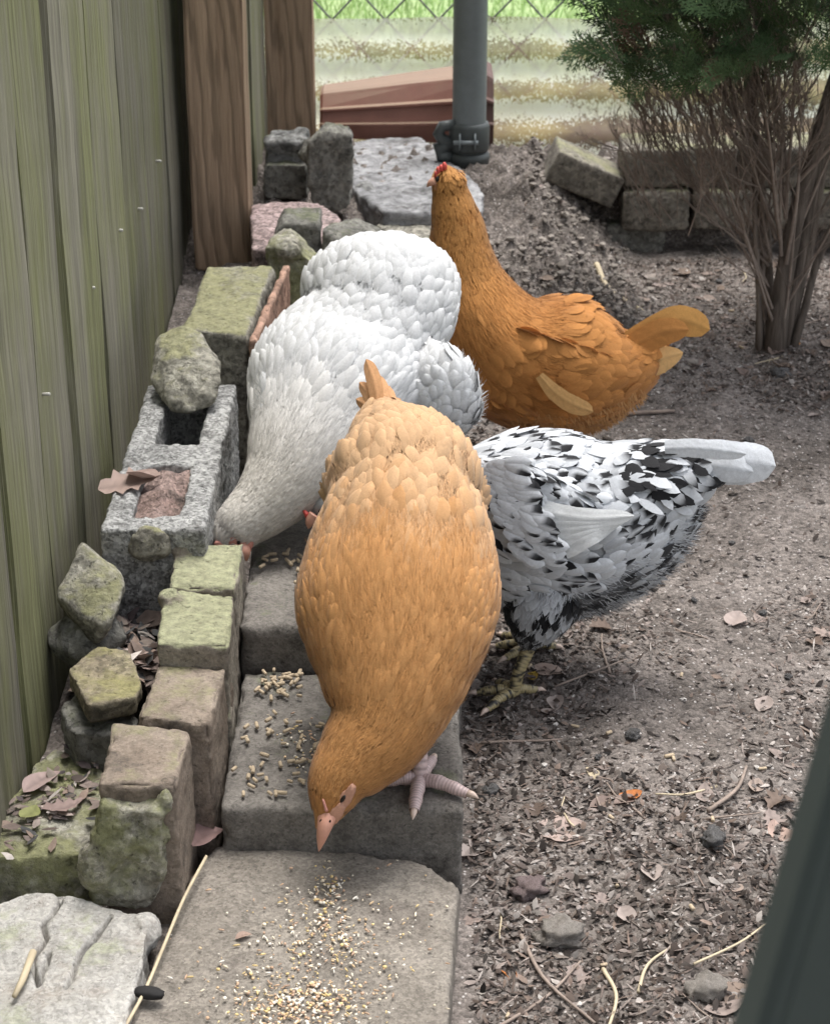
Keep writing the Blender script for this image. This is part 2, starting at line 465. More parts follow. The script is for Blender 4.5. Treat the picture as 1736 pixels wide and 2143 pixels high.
# ------------------------------------------------------------------ stones
def hull_mesh(sets):
    bm = bmesh.new()
    for pts in sets:
        b2 = bmesh.new()
        for p in pts: b2.verts.new(tuple(p))
        r = bmesh.ops.convex_hull(b2, input=b2.verts)
        junk = [g for g in r['geom_interior'] if isinstance(g, bmesh.types.BMVert)]
        if junk: bmesh.ops.delete(b2, geom=junk, context='VERTS')
        bmesh.ops.recalc_face_normals(b2, faces=b2.faces)
        t = bpy.data.meshes.new('t'); b2.to_mesh(t); b2.free(); bm.from_mesh(t); bpy.data.meshes.remove(t)
    me = bpy.data.meshes.new('hull'); bm.to_mesh(me); bm.free()
    return me
def remesh(me, vox):
    o = bpy.data.objects.new('tmp', me); col.objects.link(o)
    md = o.modifiers.new('r', 'REMESH'); md.mode = 'VOXEL'; md.voxel_size = vox
    dg = bpy.context.evaluated_depsgraph_get()
    m2 = bpy.data.meshes.new_from_object(o.evaluated_get(dg))
    bpy.data.objects.remove(o); bpy.data.meshes.remove(me)
    n = len(m2.vertices); v = np.empty(n * 3, np.float32); m2.vertices.foreach_get('co', v); v = v.reshape(-1, 3).astype(float)
    e = np.empty(len(m2.edges) * 2, np.int32); m2.edges.foreach_get('vertices', e); e = e.reshape(-1, 2)
    fs = [list(p.vertices) for p in m2.polygons]
    bpy.data.meshes.remove(m2)
    return v, e, fs
def relax(v, e, k, f=.5):
    cnt = np.bincount(e.ravel(), minlength=len(v)).astype(float)[:, None]
    for _ in range(k):
        s = np.zeros_like(v)
        for d in range(3):
            s[:, d] = np.bincount(e[:, 0], v[e[:, 1], d], len(v)) + np.bincount(e[:, 1], v[e[:, 0], d], len(v))
        v = v * (1 - f) + f * s / np.maximum(cnt, 1)
    return v
def vnormals(v, fs):
    q = np.array([f if len(f) == 4 else f + [f[-1]] for f in fs])
    n = np.cross(v[q[:, 2]] - v[q[:, 0]], v[q[:, 3]] - v[q[:, 1]])
    o = np.zeros_like(v)
    for k in range(4):
        for d in range(3): o[:, d] += np.bincount(q[:, k], n[:, d], len(v))
    return o / np.maximum(np.linalg.norm(o, axis=1), 1e-12)[:, None]
_sid = [0]
def stone(name, sets, label, cat, mat, vox=.0036, sm=2, a1=.004, s1=14, a2=.0020, s2=65, chip=.0, group=None, parent=None, strat=None, post=None):
    if not isinstance(sets[0], (list, tuple)): sets = [sets]
    v, e, fs = remesh(hull_mesh(sets), vox)
    v = relax(v, e, sm)
    nrm = vnormals(v, fs)
    _sid[0] += 1; off = _sid[0] * 13.7
    d = fbm(v * s1 + off, 4) * a1 + fbm(v * s2 + off, 3, .6) * a2
    if strat:
        d += strat * np.abs(fbm(v * np.array([18, 18, 90]) + off, 3)) * -1
    if chip:
        bulge = np.clip(((v - relax(v, e, 6)) * nrm).sum(1) / (.45 * vox), 0, 1)      # 1 on sharp outer edges, 0 on flat faces
        d -= chip * (.25 * np.clip(fbm(v * 22 + off * 2, 3) - .3, 0, 1) + bulge * np.clip(fbm(v * 38 + off, 3, .6) + .12, 0, 1))
    if post is not None: d = d + post(v, nrm)
    v = v + nrm * d[:, None]
    o = obj(name, v, fs, M[mat], parent)
    if label: tag(o, label, cat, group)
    return o
def prism(pix, zt, zb, grow=0.0, jit=0.0):
    """pix: (px,py) or (px,py,z) corners of the visible top face"""
    top = [PZ(p[0], p[1], p[2] if len(p) > 2 else zt) for p in pix]
    c = sum((Vector(t) for t in top), Vector()) / len(top)
    bot = []
    for t in top:
        d = Vector((t.x - c.x, t.y - c.y, 0))
        bot.append(Vector((c.x + d.x * (1 + grow), c.y + d.y * (1 + grow), zb)))
    return top + bot
def boxp(x0, x1, y0, y1, z0, z1):
    return [Vector((x, y, z)) for x in (x0, x1) for y in (y0, y1) for z in (z0, z1)]
def ell(c, ax, n=24, seed=0):
    """points on a tilted ellipsoid; ax = three axis vectors"""
    r = np.random.default_rng(seed); out = []
    for k in range(n * 3):
        d = r.normal(size=3); d /= np.linalg.norm(d)
        out.append(Vector(c) + Vector(ax[0]) * d[0] + Vector(ax[1]) * d[1] + Vector(ax[2]) * d[2])
    return out
def on_plane_y(pix, Y, dy, back_shrink=.9):
    f = [PY(p[0], p[1], p[2] if len(p) > 2 else Y) for p in pix]
    c = sum((Vector(t) for t in f), Vector()) / len(f)
    b = [Vector((c.x + (t.x - c.x) * back_shrink, t.y + dy, c.z + (t.z - c.z) * back_shrink)) for t in f]
    return f + b

# --- paving
stone('concrete_paver', prism([(460, 1763), (640, 1768), (780, 1784), (870, 1800), (930, 1826), (960, 1852), (946, 2000), (936, 2143), (930, 2260), (225, 2260), (265, 2143), (330, 1980), (392, 1846), (430, 1785)], .035, -.03),
      'worn concrete paver with cracked corn and grain scattered on it', 'paver', 'paver', vox=.0048, sm=1, a1=.0020, s1=10, a2=.0007, chip=.008)
stone('concrete_paver', boxp(-.185, .046, 1.617, 1.883, -.02, .085), 'damp concrete paver with feed pellets, under the pecking buff hen', 'paver', 'paver_wet', vox=.0045, sm=1, a1=.0022, s1=10, a2=.0008, chip=.010)
stone('concrete_paver', boxp(-.187, .05, 1.887, 2.42, 0, .135), 'dark concrete slab one step up, under the white hen', 'paver', 'paver_wet', vox=.0055, sm=1, a1=.003, s1=10, a2=.0008, chip=.010)

# --- stones and bricks along the fence, nearest first
CR = [[(130, 1868), (112, 1905), (88, 1930), (100, 1958), (72, 1990), (70, 2015), (78, 2045)], [(232, 1912), (205, 1945), (170, 1985), (155, 2025), (140, 2060)], [(100, 1990), (92, 2020), (80, 2050)]]
CRW = [[PZ(x, y, .052) for x, y in c] for c in CR]
def crack(v, n):
    d = np.full(len(v), 9.0)
    for c in CRW:
        for a, b in zip(c[:-1], c[1:]):
            a2, b2 = np.array(a)[:2], np.array(b)[:2]; ab = b2 - a2
            w = v[:, :2] + fbm(np.column_stack([v[:, :2] * 60, v[:, 0] * 0]), 2)[:, None] * .0015
            t = np.clip(((w - a2) @ ab) / (ab @ ab), 0, 1)
            d = np.minimum(d, np.linalg.norm(w - a2 - t[:, None] * ab, axis=1))
    return np.where(n[:, 2] > .4, -.022 * np.exp(-(d / .0015) ** 2), 0)
stone('flat_stone', [prism([(-30, 1900), (0, 1886), (60, 1864), (130, 1870), (205, 1882), (245, 1906), (290, 1916), (312, 1950), (290, 2050), (262, 2143), (248, 2190), (-30, 2190)], .05, -.02, .0),
      ell(PZ(305, 1955, .035), [(.016, 0, 0), (0, .022, 0), (0, 0, .02)], seed=3)],
      'pale cracked flat stone beside the paver with the scattered grain', 'stone', 'white_slab', vox=.0018, a1=.004, s1=14, a2=.0014, chip=.004, post=crack)
stone('mossy_stone', prism([(-40, 1790), (0, 1765), (40, 1640), (65, 1590), (115, 1556), (215, 1592), (230, 1640), (200, 1740), (170, 1784), (60, 1792)], .078, -.01, .03),
      'broad moss covered stone with dead leaves on top, against the fence', 'stone', 'mossy3', vox=.004, a1=.006, s1=12, a2=.0018)
stone('brick', prism([(205, 1640), (368, 1642), (402, 1524), (235, 1512)], .16, -.01), 'upright brown brick with a thick lump of mossy mortar on its face', 'brick', 'brick', vox=.003, a1=.0014, s1=14, a2=.0006, sm=1, chip=.008)
b4f = PZ(285, 1642, .16).y
mort = [PY(212, 1668, b4f), PY(345, 1672, b4f), PY(352, 1760, b4f), PY(345, 1850, b4f), PY(322, 1905, b4f), PY(195, 1885, b4f), PY(188, 1790, b4f), PY(203, 1700, b4f)]
mort2 = [p + Vector((0, -.009 - .006 * (k % 2), 0)) for k, p in enumerate(mort)]
c_ = sum(mort2, Vector()) / len(mort2)
mort2 = [c_ + (p - c_) * .93 for p in mort2]
mo = stone('mortar', [[p + Vector((0, .012, 0)) for p in mort] + mort2, ell(PY(345, 1672, b4f - .002), [(.008, 0, 0), (0, .008, 0), (0, 0, .012)], seed=4), ell(PY(200, 1815, b4f - .008), [(.020, 0, 0), (0, .014, 0), (0, 0, .028)], seed=5)],
      None, None, 'mossy3', vox=.0028, a1=.006, s1=34, a2=.0022)
mo.parent = bpy.data.objects['brick']; mo.matrix_parent_inverse = local_world(bpy.data.objects['brick']).inverted()
mo['label'] = 'lumpy green mortar stuck to the brick'
stone('brick', [prism([(285, 1500), (440, 1517), (472, 1400), (335, 1384)], .165, 0)[0:8]] + [ell(PZ(462, 1470, .11), [(.014, 0, 0), (0, .04, 0), (0, 0, .05)], seed=8)],
      'upright brown brick with crusty lichen on its side, between two others', 'brick', 'brick', vox=.003, a1=.0014, s1=14, a2=.0006, sm=1, chip=.008)
stone('brick', [prism([(328, 1348), (478, 1350), (492, 1242), (345, 1232)], .19, 0), ell(PZ(352, 1248, .195), [(.014, 0, 0), (0, .014, 0), (0, 0, .01)], seed=9)],
      'upright pale brick with light green moss on top, beside the dark slab', 'brick', 'mossy2', vox=.003, a1=.0020, s1=16, a2=.0009, sm=1, chip=.008)
stone('brick', [prism([(352, 1228), (492, 1232), (510, 1136), (372, 1132)], .19, 0), ell(PZ(385, 1146, .195), [(.018, 0, 0), (0, .016, 0), (0, 0, .012)], seed=10)],
      'upright mossy brick just under the head of the white hen', 'brick', 'mossy2', vox=.003, a1=.0020, s1=16, a2=.0009, sm=1, chip=.008)
# flat pentagon stone and the dark stone beneath it
stone('flat_stone', prism([(142, 1402), (205, 1352), (270, 1360), (300, 1425), (285, 1458), (185, 1476)], .150, .128, -.05), 'flat five sided tan stone tilted on the leaf litter', 'stone', 'flag', vox=.003, a1=.0025, s1=18, a2=.001)
stone('dark_stone', prism([(130, 1480), (165, 1440), (250, 1455), (292, 1500), (280, 1530), (150, 1535)], .118, 0, .05), 'dark grey stone under the flat five sided stone', 'stone', 'dark_stone', vox=.004, a1=.006, s1=16)
stone('mossy_stone', [[PZ(170, 1132, .235), PZ(255, 1195, .205), PZ(263, 1225, .198), (PZ(240, 1290, .178)), PZ(210, 1312, .17), PZ(118, 1248, .19), PZ(205, 1348, .145), PZ(135, 1290, .14), PZ(180, 1145, .15), PZ(255, 1240, .13)]],
      'angular yellow green mossy stone leaning between fence and cinder block', 'stone', 'mossy', vox=.003, a1=.003, s1=16, a2=.0014)
stone('dark_stone', [ell(PZ(185, 1330, .135), [(.045, 0, 0), (0, .035, 0), (0, 0, .03)], seed=21)], 'rounded dark stone wedged below the angular mossy stone', 'stone', 'dark_stone', vox=.004, a1=.006, s1=18)
# cinder block
bx0, bx1, by0, by1, bt, bb = -.338, -.226, 1.945, 2.375, .222, .03
cb = stone('cinder_block', [boxp(bx0, bx0 + .030, by0, by1, bb, bt), boxp(bx1 - .030, bx1, by0, by1, bb, bt), boxp(bx0, bx1, by0, by0 + .035, bb, bt), boxp(bx0, bx1, by0 + .175, by0 + .235, bb, bt), boxp(bx0, bx1, by1 - .03, by1, bb, bt), boxp(bx0, bx1, by0, by1, bb, bb + .06)],
      'grey hollow cinder block lying beside the fence', 'block', 'cinder', vox=.0035, a1=.0022, s1=16, a2=.0016, s2=110)
v_, f_ = grid(bx0 + .026, bx1 - .026, by0 + .03, by0 + .18, .006, lambda X, Y: .210 + .014 * np.exp(-((X + .282) / .022) ** 2 - ((Y - 2.06) / .05) ** 2) + (fbm(np.stack([X, Y, X * 0], -1).reshape(-1, 3) * 40, 4, .65).reshape(X.shape)) * .010)
fill_mat = stone_mat('reddish_fill', (.20, .135, .115), (.32, .24, .215), grain=300, speck=.7)
o = obj('soil_fill', v_, f_, fill_mat, cb); o['label'] = 'reddish soil packed into one hollow of the block'
ml = stone('mortar', [ell(Vector((-.285, by0 - .002, .205)), [(.024, 0, 0), (0, .012, 0), (0, 0, .022)], seed=12)], None, None, 'mossy', vox=.003, a1=.004, s1=30, parent=cb)
ml['label'] = 'greenish dab of mortar on the block end'
stone('mossy_boulder', [ell(PY(389, 772, 2.33), [PY(452, 842, 2.29) - PY(389, 772, 2.33), (PY(432, 735, 2.33) - PY(389, 772, 2.33)) * 1.02, Vector((.012, .05, .02))], n=16, seed=14)],
      'rounded mossy stone resting on the cinder block and the mossy slab', 'stone', 'mossy', vox=.0032, sm=6, a1=.005, s1=14)
# mossy slab block with pink tile
stone('mossy_block', [[PZ(437, 557, .264), PZ(572, 561, .264), PZ(515, 702, .264), PZ(384, 688, .266), PZ(372, 700, .25), Vector((-.30, 2.45, .03)), Vector((-.22, 2.45, .03)), Vector((-.30, 2.72, .03)), Vector((-.20, 2.72, .03))]],
      'large mossy concrete block beside the wooden fence post', 'block', 'mossy', vox=.004, a1=.005, s1=10, a2=.0016, chip=.004)
t0, t1 = Vector((-.2135, 2.43, 0)), Vector((-.187, 2.72, 0))
side = Vector((.010, 0, 0))
stone('terracotta_tile', [[t0 + Vector((0, 0, .0)), t0 + side, t1, t1 + side, t0 + Vector((0, 0, .262)), t0 + side + Vector((0, 0, .262)), t1 + Vector((0, 0, .268)), t1 + side + Vector((0, 0, .268))]],
      'pinkish terracotta tile standing on edge against the mossy block', 'tile', 'pink_brick', vox=.003, a1=.0015, a2=.0008, chip=.004)
# rear group
stone('mossy_stone', [on_plane_y([(558, 520), (600, 500), (640, 540), (668, 560), (668, 700), (590, 720), (560, 700)], 2.84, .08), ell(PY(600, 520, 2.85), [(.025, 0, 0), (0, .03, 0), (0, 0, .02)], seed=15)],
      'rough brown green stone below the dark brick, behind the white hen', 'stone', 'mossy3', vox=.004, a1=.007, s1=22)
stone('dark_brick', [on_plane_y([(590, 466), (668, 468), (668, 600), (575, 600), (575, 490)], 2.93, .085, 1.0)], 'dark squared brick on top of the rough mossy stone', 'brick', 'dark_stone', vox=.0035, a1=.003, s1=18)
stone('dark_stone', [[PY(672, 480, 2.93), PY(745, 455, 3.0), PY(790, 475, 3.0), PY(818, 520, 2.95), PY(815, 570, 2.93), PY(715, 560, 2.90), PY(672, 570, 2.92), PY(742, 520, 2.90), PY(690, 470, 3.05), PY(780, 480, 3.05), PY(800, 560, 3.05)]],
      'dark wedge shaped stone beside the dark squared brick', 'stone', 'dark_stone', vox=.0035, a1=.003, s1=18)
stone('pink_stone', prism([(525, 424), (600, 418), (668, 424), (705, 445), (716, 468), (700, 500), (620, 520), (525, 520)], .205, .08), 'round edged speckled pink stone under the post', 'stone', 'pink_stone', vox=.004, sm=5, a1=.003)
stone('grey_stone', [on_plane_y([(642, 300), (680, 272), (735, 285), (738, 340), (730, 440), (690, 446), (650, 430)], 3.36, .10, .85), ell(PY(700, 285, 3.40), [(.032, 0, 0), (0, .04, 0), (0, 0, .018)], seed=16), ell(PY(655, 320, 3.40), [(.026, 0, 0), (0, .03, 0), (0, 0, .026)], seed=17)],
      'upright grey stone with a crumbly mortar cap, before the slate', 'stone', 'dark_stone', vox=.004, a1=.006, s1=24, a2=.002)
stone('mortar_block', [on_plane_y([(553, 345), (642, 345), (642, 418), (550, 418)], 3.44, .10, 1.0)], 'dark block under pale rubble next to the rear fence post', 'block', 'dark_stone', vox=.004, a1=.003)
stone('pale_rubble', [on_plane_y([(555, 295), (640, 292), (645, 345), (555, 348)], 3.46, .09, .9)], 'pale crumbly mortar lump next to the rear fence post', 'stone', 'grey_stone', vox=.004, a1=.009, s1=24, a2=.002)
stone('slate_slab', prism([(735, 292), (780, 284), (882, 286), (905, 318), (925, 348), (1000, 380), (1013, 402), (1010, 440), (930, 432), (800, 442), (772, 415), (735, 392)], .16, .10), 'flat blue grey slate slab below the steel pole', 'stone', 'slate', vox=.0045, sm=2, a1=.004, s1=10, a2=.0012, strat=.006)
stone('grey_boulder', [ell(PZ(762, 430, .12), [(.035, 0, 0), (0, .06, 0), (0, 0, .045)], seed=18)], 'small grey rounded boulder at the edge of the slate slab', 'stone', 'grey_stone', vox=.004, a1=.005)
stone('tan_slab', prism([(802, 436), (870, 424), (965, 424), (965, 505), (850, 514), (788, 472)], .135, .06), 'speckled tan slab in front of the slate slab', 'stone', 'tan_slab', vox=.005, a1=.003)

# --- block wall behind the shrub
def wblock(x0, x1, z0, z1, y, label, mat='dark_stone', rot=0, dy=.12):
    pts = boxp(x0, x1, y, y + dy, z0, z1)
    stone('wall_block', pts, label, 'block', mat, vox=.005, a1=.005, s1=14, a2=.002, chip=.005, group='blocks of the low wall behind the shrub')
WB = 'rough grey block in the low wall behind the shrub'
M['wallblock'] = stone_mat('wall_block', (.15, .135, .115), (.29, .265, .225), moss=.40, mosscol=(.27, .265, .16), grain=160)
xs = [.385, .515, .70, .90, 1.12, 1.34]
ORD = ['first', 'second', 'third', 'fourth', 'fifth']
for k, (a, b) in enumerate(zip(xs[:-1], xs[1:])): wblock(a, b - .006, .046, .122, 3.60 + random.uniform(0, .01), 'lower course block of the low wall, ' + ORD[k] + ' from the tipped block', 'wallblock')
xs = [.382, .60, .79, 1.0, 1.25]
for k, (a, b) in enumerate(zip(xs[:-1], xs[1:])): wblock(a, b - .008, .124, .203 + random.uniform(-.008, .004), 3.615 + random.uniform(0, .015), 'upper course block of the low wall, ' + ORD[k] + ' from the tipped block', 'wallblock')
for x in (.36, .95):
    stone('footing_stone', boxp(x, x + .11, 3.62, 3.72, -.02, .05), 'rounded stone propping up the low block wall ' + ('at its tipped block end' if x < .5 else 'behind the shrub'), 'stone', 'dark_stone', vox=.005, sm=6, a1=.006, group='props of the low wall')
tb_c = PY(1220, 362, 3.66)
q = Matrix.Rotation(R(24), 4, 'Y')
pts = [tb_c + q @ Vector((x, y, z)) for x in (-.068, .068) for y in (-.05, .06) for z in (-.031, .031)]
stone('tilted_block', pts, 'dark block tipped over at the end of the low wall', 'block', 'wallblock', vox=.0035, a1=.0015, a2=.001)

# ------------------------------------------------------------------ wooden fence
def board(name, x0, x1, y0, y1, z0, z1, mat, parent, bev=.0025, seed=0, cuts=24):
    """a plank: box with rounded edges, slightly uneven along its length"""
    bm = bmesh.new()
    bmesh.ops.create_cube(bm, size=1)
    for v in bm.verts:
        v.co = Vector(((x0 + x1) / 2 + v.co.x * (x1 - x0), (y0 + y1) / 2 + v.co.y * (y1 - y0), (z0 + z1) / 2 + v.co.z * (z1 - z0)))
    bmesh.ops.bevel(bm, geom=list(bm.edges), offset=bev, segments=2, affect='EDGES')
    long = [e for e in bm.edges if abs(e.verts[0].co.z - e.verts[1].co.z) > .3 * (z1 - z0)]
    bmesh.ops.subdivide_edges(bm, edges=long, cuts=cuts, use_grid_fill=True)
    v = np.array([tuple(a.co) for a in bm.verts]); bm.verts.index_update()
    f = [[a.index for a in g.verts] for g in bm.faces]; bm.free()
    w = fbm(np.column_stack([v[:, 0] * 3, v[:, 1] * 3, v[:, 2] * 5]) + seed * 7.1, 3)
    v[:, 0] += w * .0022; v[:, 1] += fbm(np.column_stack([v[:, 2] * 4 + seed, v[:, 2] * 0, v[:, 2] * 0]), 3) * .0022
    return obj(name, v, f, M[mat], parent, smooth=False, origin=((x0 + x1) / 2, (y0 + y1) / 2, z0))
FX = -.385
fence = empty('wooden_fence', (FX, 2.5, 0), 'weathered green stained plank fence along the row of stones', 'fence')
ed = [round(e * .939, 3) for e in (.62, .88, 1.14, 1.40, 1.62, 1.835, 2.045, 2.24, 2.50, 2.76, 3.015, 3.28, 3.54, 3.80, 4.06)]
gap = {round(k_ * .939, 3): v_ for k_, v_ in {1.835: .013, 2.24: .014, 2.50: .015, 3.28: .018, 2.76: .006, 3.015: .006, 1.40: .012, 2.045: .004}.items()}
planks = []
for k, (a, b) in enumerate(zip(ed[:-1], ed[1:])):
    ga, gb = gap.get(a, .003) / 2, gap.get(b, .003) / 2
    dx = random.uniform(-.004, .003)
    planks.append(board('plank', FX - .02 + dx, FX + dx, a + ga, b - gb, .012 + random.uniform(-.01, .01), 1.55, 'fence', fence, seed=k, bev=.003))
for z in (.25, .85, 1.35):
    board('rail', FX - .065, FX - .027, .60, 3.82, z, z + .085, 'fence', fence, seed=30 + z, cuts=1)
board('post', -.366, -.273, 3.20, 3.292, .10, 1.6, 'post', fence, bev=.004, seed=41)
board('post', -.288, -.196, 3.88, 3.97, .10, 1.6, 'post', fence, bev=.004, seed=42)
for k, (a, b) in enumerate([(3.30, 3.49), (3.494, 3.68), (3.686, 3.87)]):
    board('plank', -.306, -.288 + .003 * (k % 2), a, b, .15, 1.55, 'fence', fence, seed=50 + k)
for px, py in [(332, 337), (293, 437), (251, 482), (192, 602), (97, 825)]:
    p = PX(px, py, FX + .001)
    pk = next((q for q in planks if abs(q.location.y - p.y) < .14), planks[0])
    vv, ff = tube([p - Vector((.006, 0, 0)), p + Vector((.002, 0, 0)), p + Vector((.004, 0, 0)), p + Vector((.0045, 0, 0))], [.0016, .0022, .0018, .0008], 8)
    o = obj('nail', vv, ff, M['wn'] if 'wn' in M else M.setdefault('wn', plain_mat('pale_nail', (.38, .37, .33), .6)), pk)

# ------------------------------------------------------------------ steel pole with clamps
pole = empty('steel_pole', PZ(980, 335, .13), 'grey galvanised steel pole with a dark bolted clamp at its foot', 'pole')
pc = Vector((.101, 3.70, 0))
def lathe(profile, c, n=32):
    V = []; Fc = []
    for r, z in profile:
        for k in range(n): V.append((c.x + r * math.cos(2 * math.pi * k / n), c.y + r * math.sin(2 * math.pi * k / n), z))
    for i in range(len(profile) - 1):
        for k in range(n): Fc.append([i * n + k, i * n + (k + 1) % n, (i + 1) * n + (k + 1) % n, (i + 1) * n + k])
    return V, Fc
obj('pipe', *lathe([(.0315, .05), (.0315, .5), (.0315, 1.1), (.0315, 1.9), (.028, 1.905), (0.001, 1.905)], pc), M['metal'], pole)
zb = PY(980, 335, 3.67).z
obj('tension_band', *lathe([(.0318, zb + .012), (.036, zb + .012), (.038, zb + .018), (.038, zb + .058), (.036, zb + .064), (.0318, zb + .066)], pc), M['metal_dark'], pole)
obj('tension_band', *lathe([(.0318, zb - .06), (.038, zb - .055), (.038, zb - .006), (.040, zb - .002), (.037, zb + .008), (.0318, zb + .01)], pc), M['metal_dark'], pole)
# hinge lug standing out towards the camera side, with bolt
def hexa(a, b, r, n=6): return tube([a, b], [r, r], n)
for dx in (-.018, .010):
    q0 = pc + Vector((dx, -.034, zb + .036))
    vv, ff = tube([q0 + Vector((-.0015, 0, 0)), q0 + Vector((.0015, 0, 0))], [.016, .016], 14); obj('lug', vv, ff, M['metal'], pole)
obj('bolt', *hexa(pc + Vector((-.030, -.043, zb + .036)), pc + Vector((.016, -.043, zb + .036)), .0042, 8), M['metal'], pole)
hk = MB()
hc = pc + Vector((-.045, -.012, zb + .045))
hk.tube([hc + Vector((.02, .0, -.02)), hc + Vector((-.004, 0, -.012)), hc + Vector((-.012, 0, .0)), hc + Vector((-.006, 0, .014)), hc + Vector((.02, 0, .018))], [.012, .012, .012, .011, .010], 10)
hk.tube([hc + Vector((.012, .0, -.045)), hc + Vector((-.008, 0, -.04)), hc + Vector((-.014, 0, -.028)), hc + Vector((.012, 0, -.018))], [.012, .013, .013, .01], 10)
obj('hinge', hk.v, hk.f, M['metal_dark'], pole)

# ------------------------------------------------------------------ terracotta planter lying on its side
pl = empty('planter_box', PY(850, 290, 3.93), 'terracotta coloured plastic planter lying on its side behind the pole', 'planter')
def ring(cx, px_top, px_bot, Y0, Y1, k=1.0):
    a = PY(cx, px_top, Y0); b = PY(cx, px_bot, Y0)
    h = a.z - b.z
    # profile (y,z) around the trough: flat back, ribbed front
    prof = [(Y1, b.z), (Y0 + .012, b.z), (Y0, b.z + .03 * h), (Y0 - .004, b.z + .31 * h), (Y0 - .010, b.z + .33 * h), (Y0 - .010, b.z + .37 * h), (Y0 - .003, b.z + .39 * h), (Y0 + .006, b.z + .63 * h), (Y0 + .001, b.z + .655 * h), (Y0 + .002, b.z + .69 * h), (Y0 + .014, b.z + .71 * h), (Y0 + .03, b.z + .93 * h), (Y0 + .034, b.z + .98 * h), (Y0 + .05, b.z + h), (Y1, b.z + h)]
    return [(a.x, y, z) for y, z in prof]
secs = [ring(668, 208, 285, 3.89, 3.99), ring(674, 203, 290, 3.885, 3.99), ring(850, 182, 300, 3.875, 4.0), ring(1012, 164, 305, 3.865, 4.01)]
Vp = [p for s_ in secs for p in s_]; n_ = len(secs[0]); Fp = []
for i in range(len(secs) - 1):
    for k in range(n_): Fp.append([i * n_ + k, i * n_ + (k + 1) % n_, (i + 1) * n_ + (k + 1) % n_, (i + 1) * n_ + k])
Fp.append(list(range(n_)))
def planter_mat():
    m, nt, bs = newmat('weathered_terracotta'); v = coords(nt)
    a = mix(nt, .4, (.24, .105, .078), ramp(nt, noise(nt, v, 14, 6, .65), [(.3, .5), (.7, 1.2)]), 'MULTIPLY')
    g = N(nt, 'ShaderNodeNewGeometry'); sx = N(nt, 'ShaderNodeSeparateXYZ'); nt.links.new(g.outputs['Normal'], sx.inputs[0])
    msk = ramp(nt, math_(nt, 'ADD', math_(nt, 'MULTIPLY', sx.outputs['Z'], .9), math_(nt, 'MULTIPLY', noise(nt, v, 9, 6, .65), .5)), [(.70, 0.0), (1.1, .6)])
    a = mix(nt, msk, a, (.24, .19, .12))
    nt.links.new(a, bs.inputs['Base Color']); bs.inputs['Roughness'].default_value = .6
    return m
obj('trough', Vp, Fp, planter_mat(), pl, smooth=False)
ra = ring(1012, 158, 312, 3.86, 4.02); rb = ring(1034, 172, 308, 3.86, 4.02)
obj('rim', ra + rb, [[k, (k + 1) % n_, n_ + (k + 1) % n_, n_ + k] for k in range(n_)] + [list(range(n_)), [n_ + k for k in range(n_)][::-1]], plain_mat('dark_terracotta', (.11, .06, .05), .6), pl, smooth=False)

# ------------------------------------------------------------------ corrugated translucent panel + chain link
def panel_mat():
    m, nt, bs = newmat('stained_fibreglass'); tc = N(nt, 'ShaderNodeTexCoord'); v = tc.outputs['Object']
    sx = N(nt, 'ShaderNodeSeparateXYZ'); nt.links.new(v, sx.inputs[0])
    mp = N(nt, 'ShaderNodeMapping'); mp.inputs['Scale'].default_value = (1.0, 1.0, 2.5); nt.links.new(v, mp.inputs['Vector'])
    a = ramp(nt, noise(nt, mp.outputs[0], 6, 6, .65), [(.3, (.84, .79, .64)), (.55, (.92, .89, .82)), (.75, (.94, .93, .91))])
    # algae and mud lodged in the troughs of the corrugation
    ph = math_(nt, 'SINE', math_(nt, 'ADD', math_(nt, 'MULTIPLY', sx.outputs['Z'], 2 * math.pi / .076), 2.4))
    lowz = math_(nt, 'SUBTRACT', .55, math_(nt, 'MULTIPLY', sx.outputs['Z'], 1.4))
    band = math_(nt, 'ADD', math_(nt, 'MULTIPLY', ph, .15), math_(nt, 'MULTIPLY', lowz, .30))
    band = math_(nt, 'ADD', band, math_(nt, 'MULTIPLY', sx.outputs['X'], .12))
    big = noise(nt, mp.outputs[0], 5, 4, .6)
    mp2 = N(nt, 'ShaderNodeMapping'); mp2.inputs['Scale'].default_value = (1.0, 1.0, .7); nt.links.new(v, mp2.inputs['Vector'])
    fine = noise(nt, mp2.outputs[0], 190, 5, .75)
    k = math_(nt, 'ADD', math_(nt, 'ADD', band, math_(nt, 'MULTIPLY', big, .45)), math_(nt, 'MULTIPLY', fine, 1.25))
    msk = ramp(nt, k, [(.94, 0.0), (1.02, .5), (1.12, .95)])
    stain = ramp(nt, big, [(.35, (.42, .30, .12)), (.6, (.16, .085, .06))])
    a = mix(nt, msk, a, stain)
    nt.links.new(a, bs.inputs['Base Color']); bs.inputs['Roughness'].default_value = .45
    tr = N(nt, 'ShaderNodeBsdfTranslucent'); nt.links.new(a, tr.inputs['Color'])
    tp = N(nt, 'ShaderNodeBsdfTransparent')
    ms = N(nt, 'ShaderNodeMixShader'); ms.inputs[0].default_value = .25
    nt.links.new(bs.outputs[0], ms.inputs[1]); nt.links.new(tr.outputs[0], ms.inputs[2])
    ms2 = N(nt, 'ShaderNodeMixShader')
    tf = ramp(nt, sx.outputs['Z'], [(.08, .05), (.16, .16), (.27, .30), (.31, .50)])
    nt.links.new(tf, ms2.inputs[0]); nt.links.new(ms.outputs[0], ms2.inputs[1]); nt.links.new(tp.outputs[0], ms2.inputs[2])
    nt.links.new(ms2.outputs[0], nt.nodes['Material Output'].inputs['Surface'])
    return m
YP = 4.10
def pz_(X, T):
    return T
nx, nz = 60, 110
X, T = np.meshgrid(np.linspace(-.9, 1.5, nx), np.linspace(0, 1, nz))
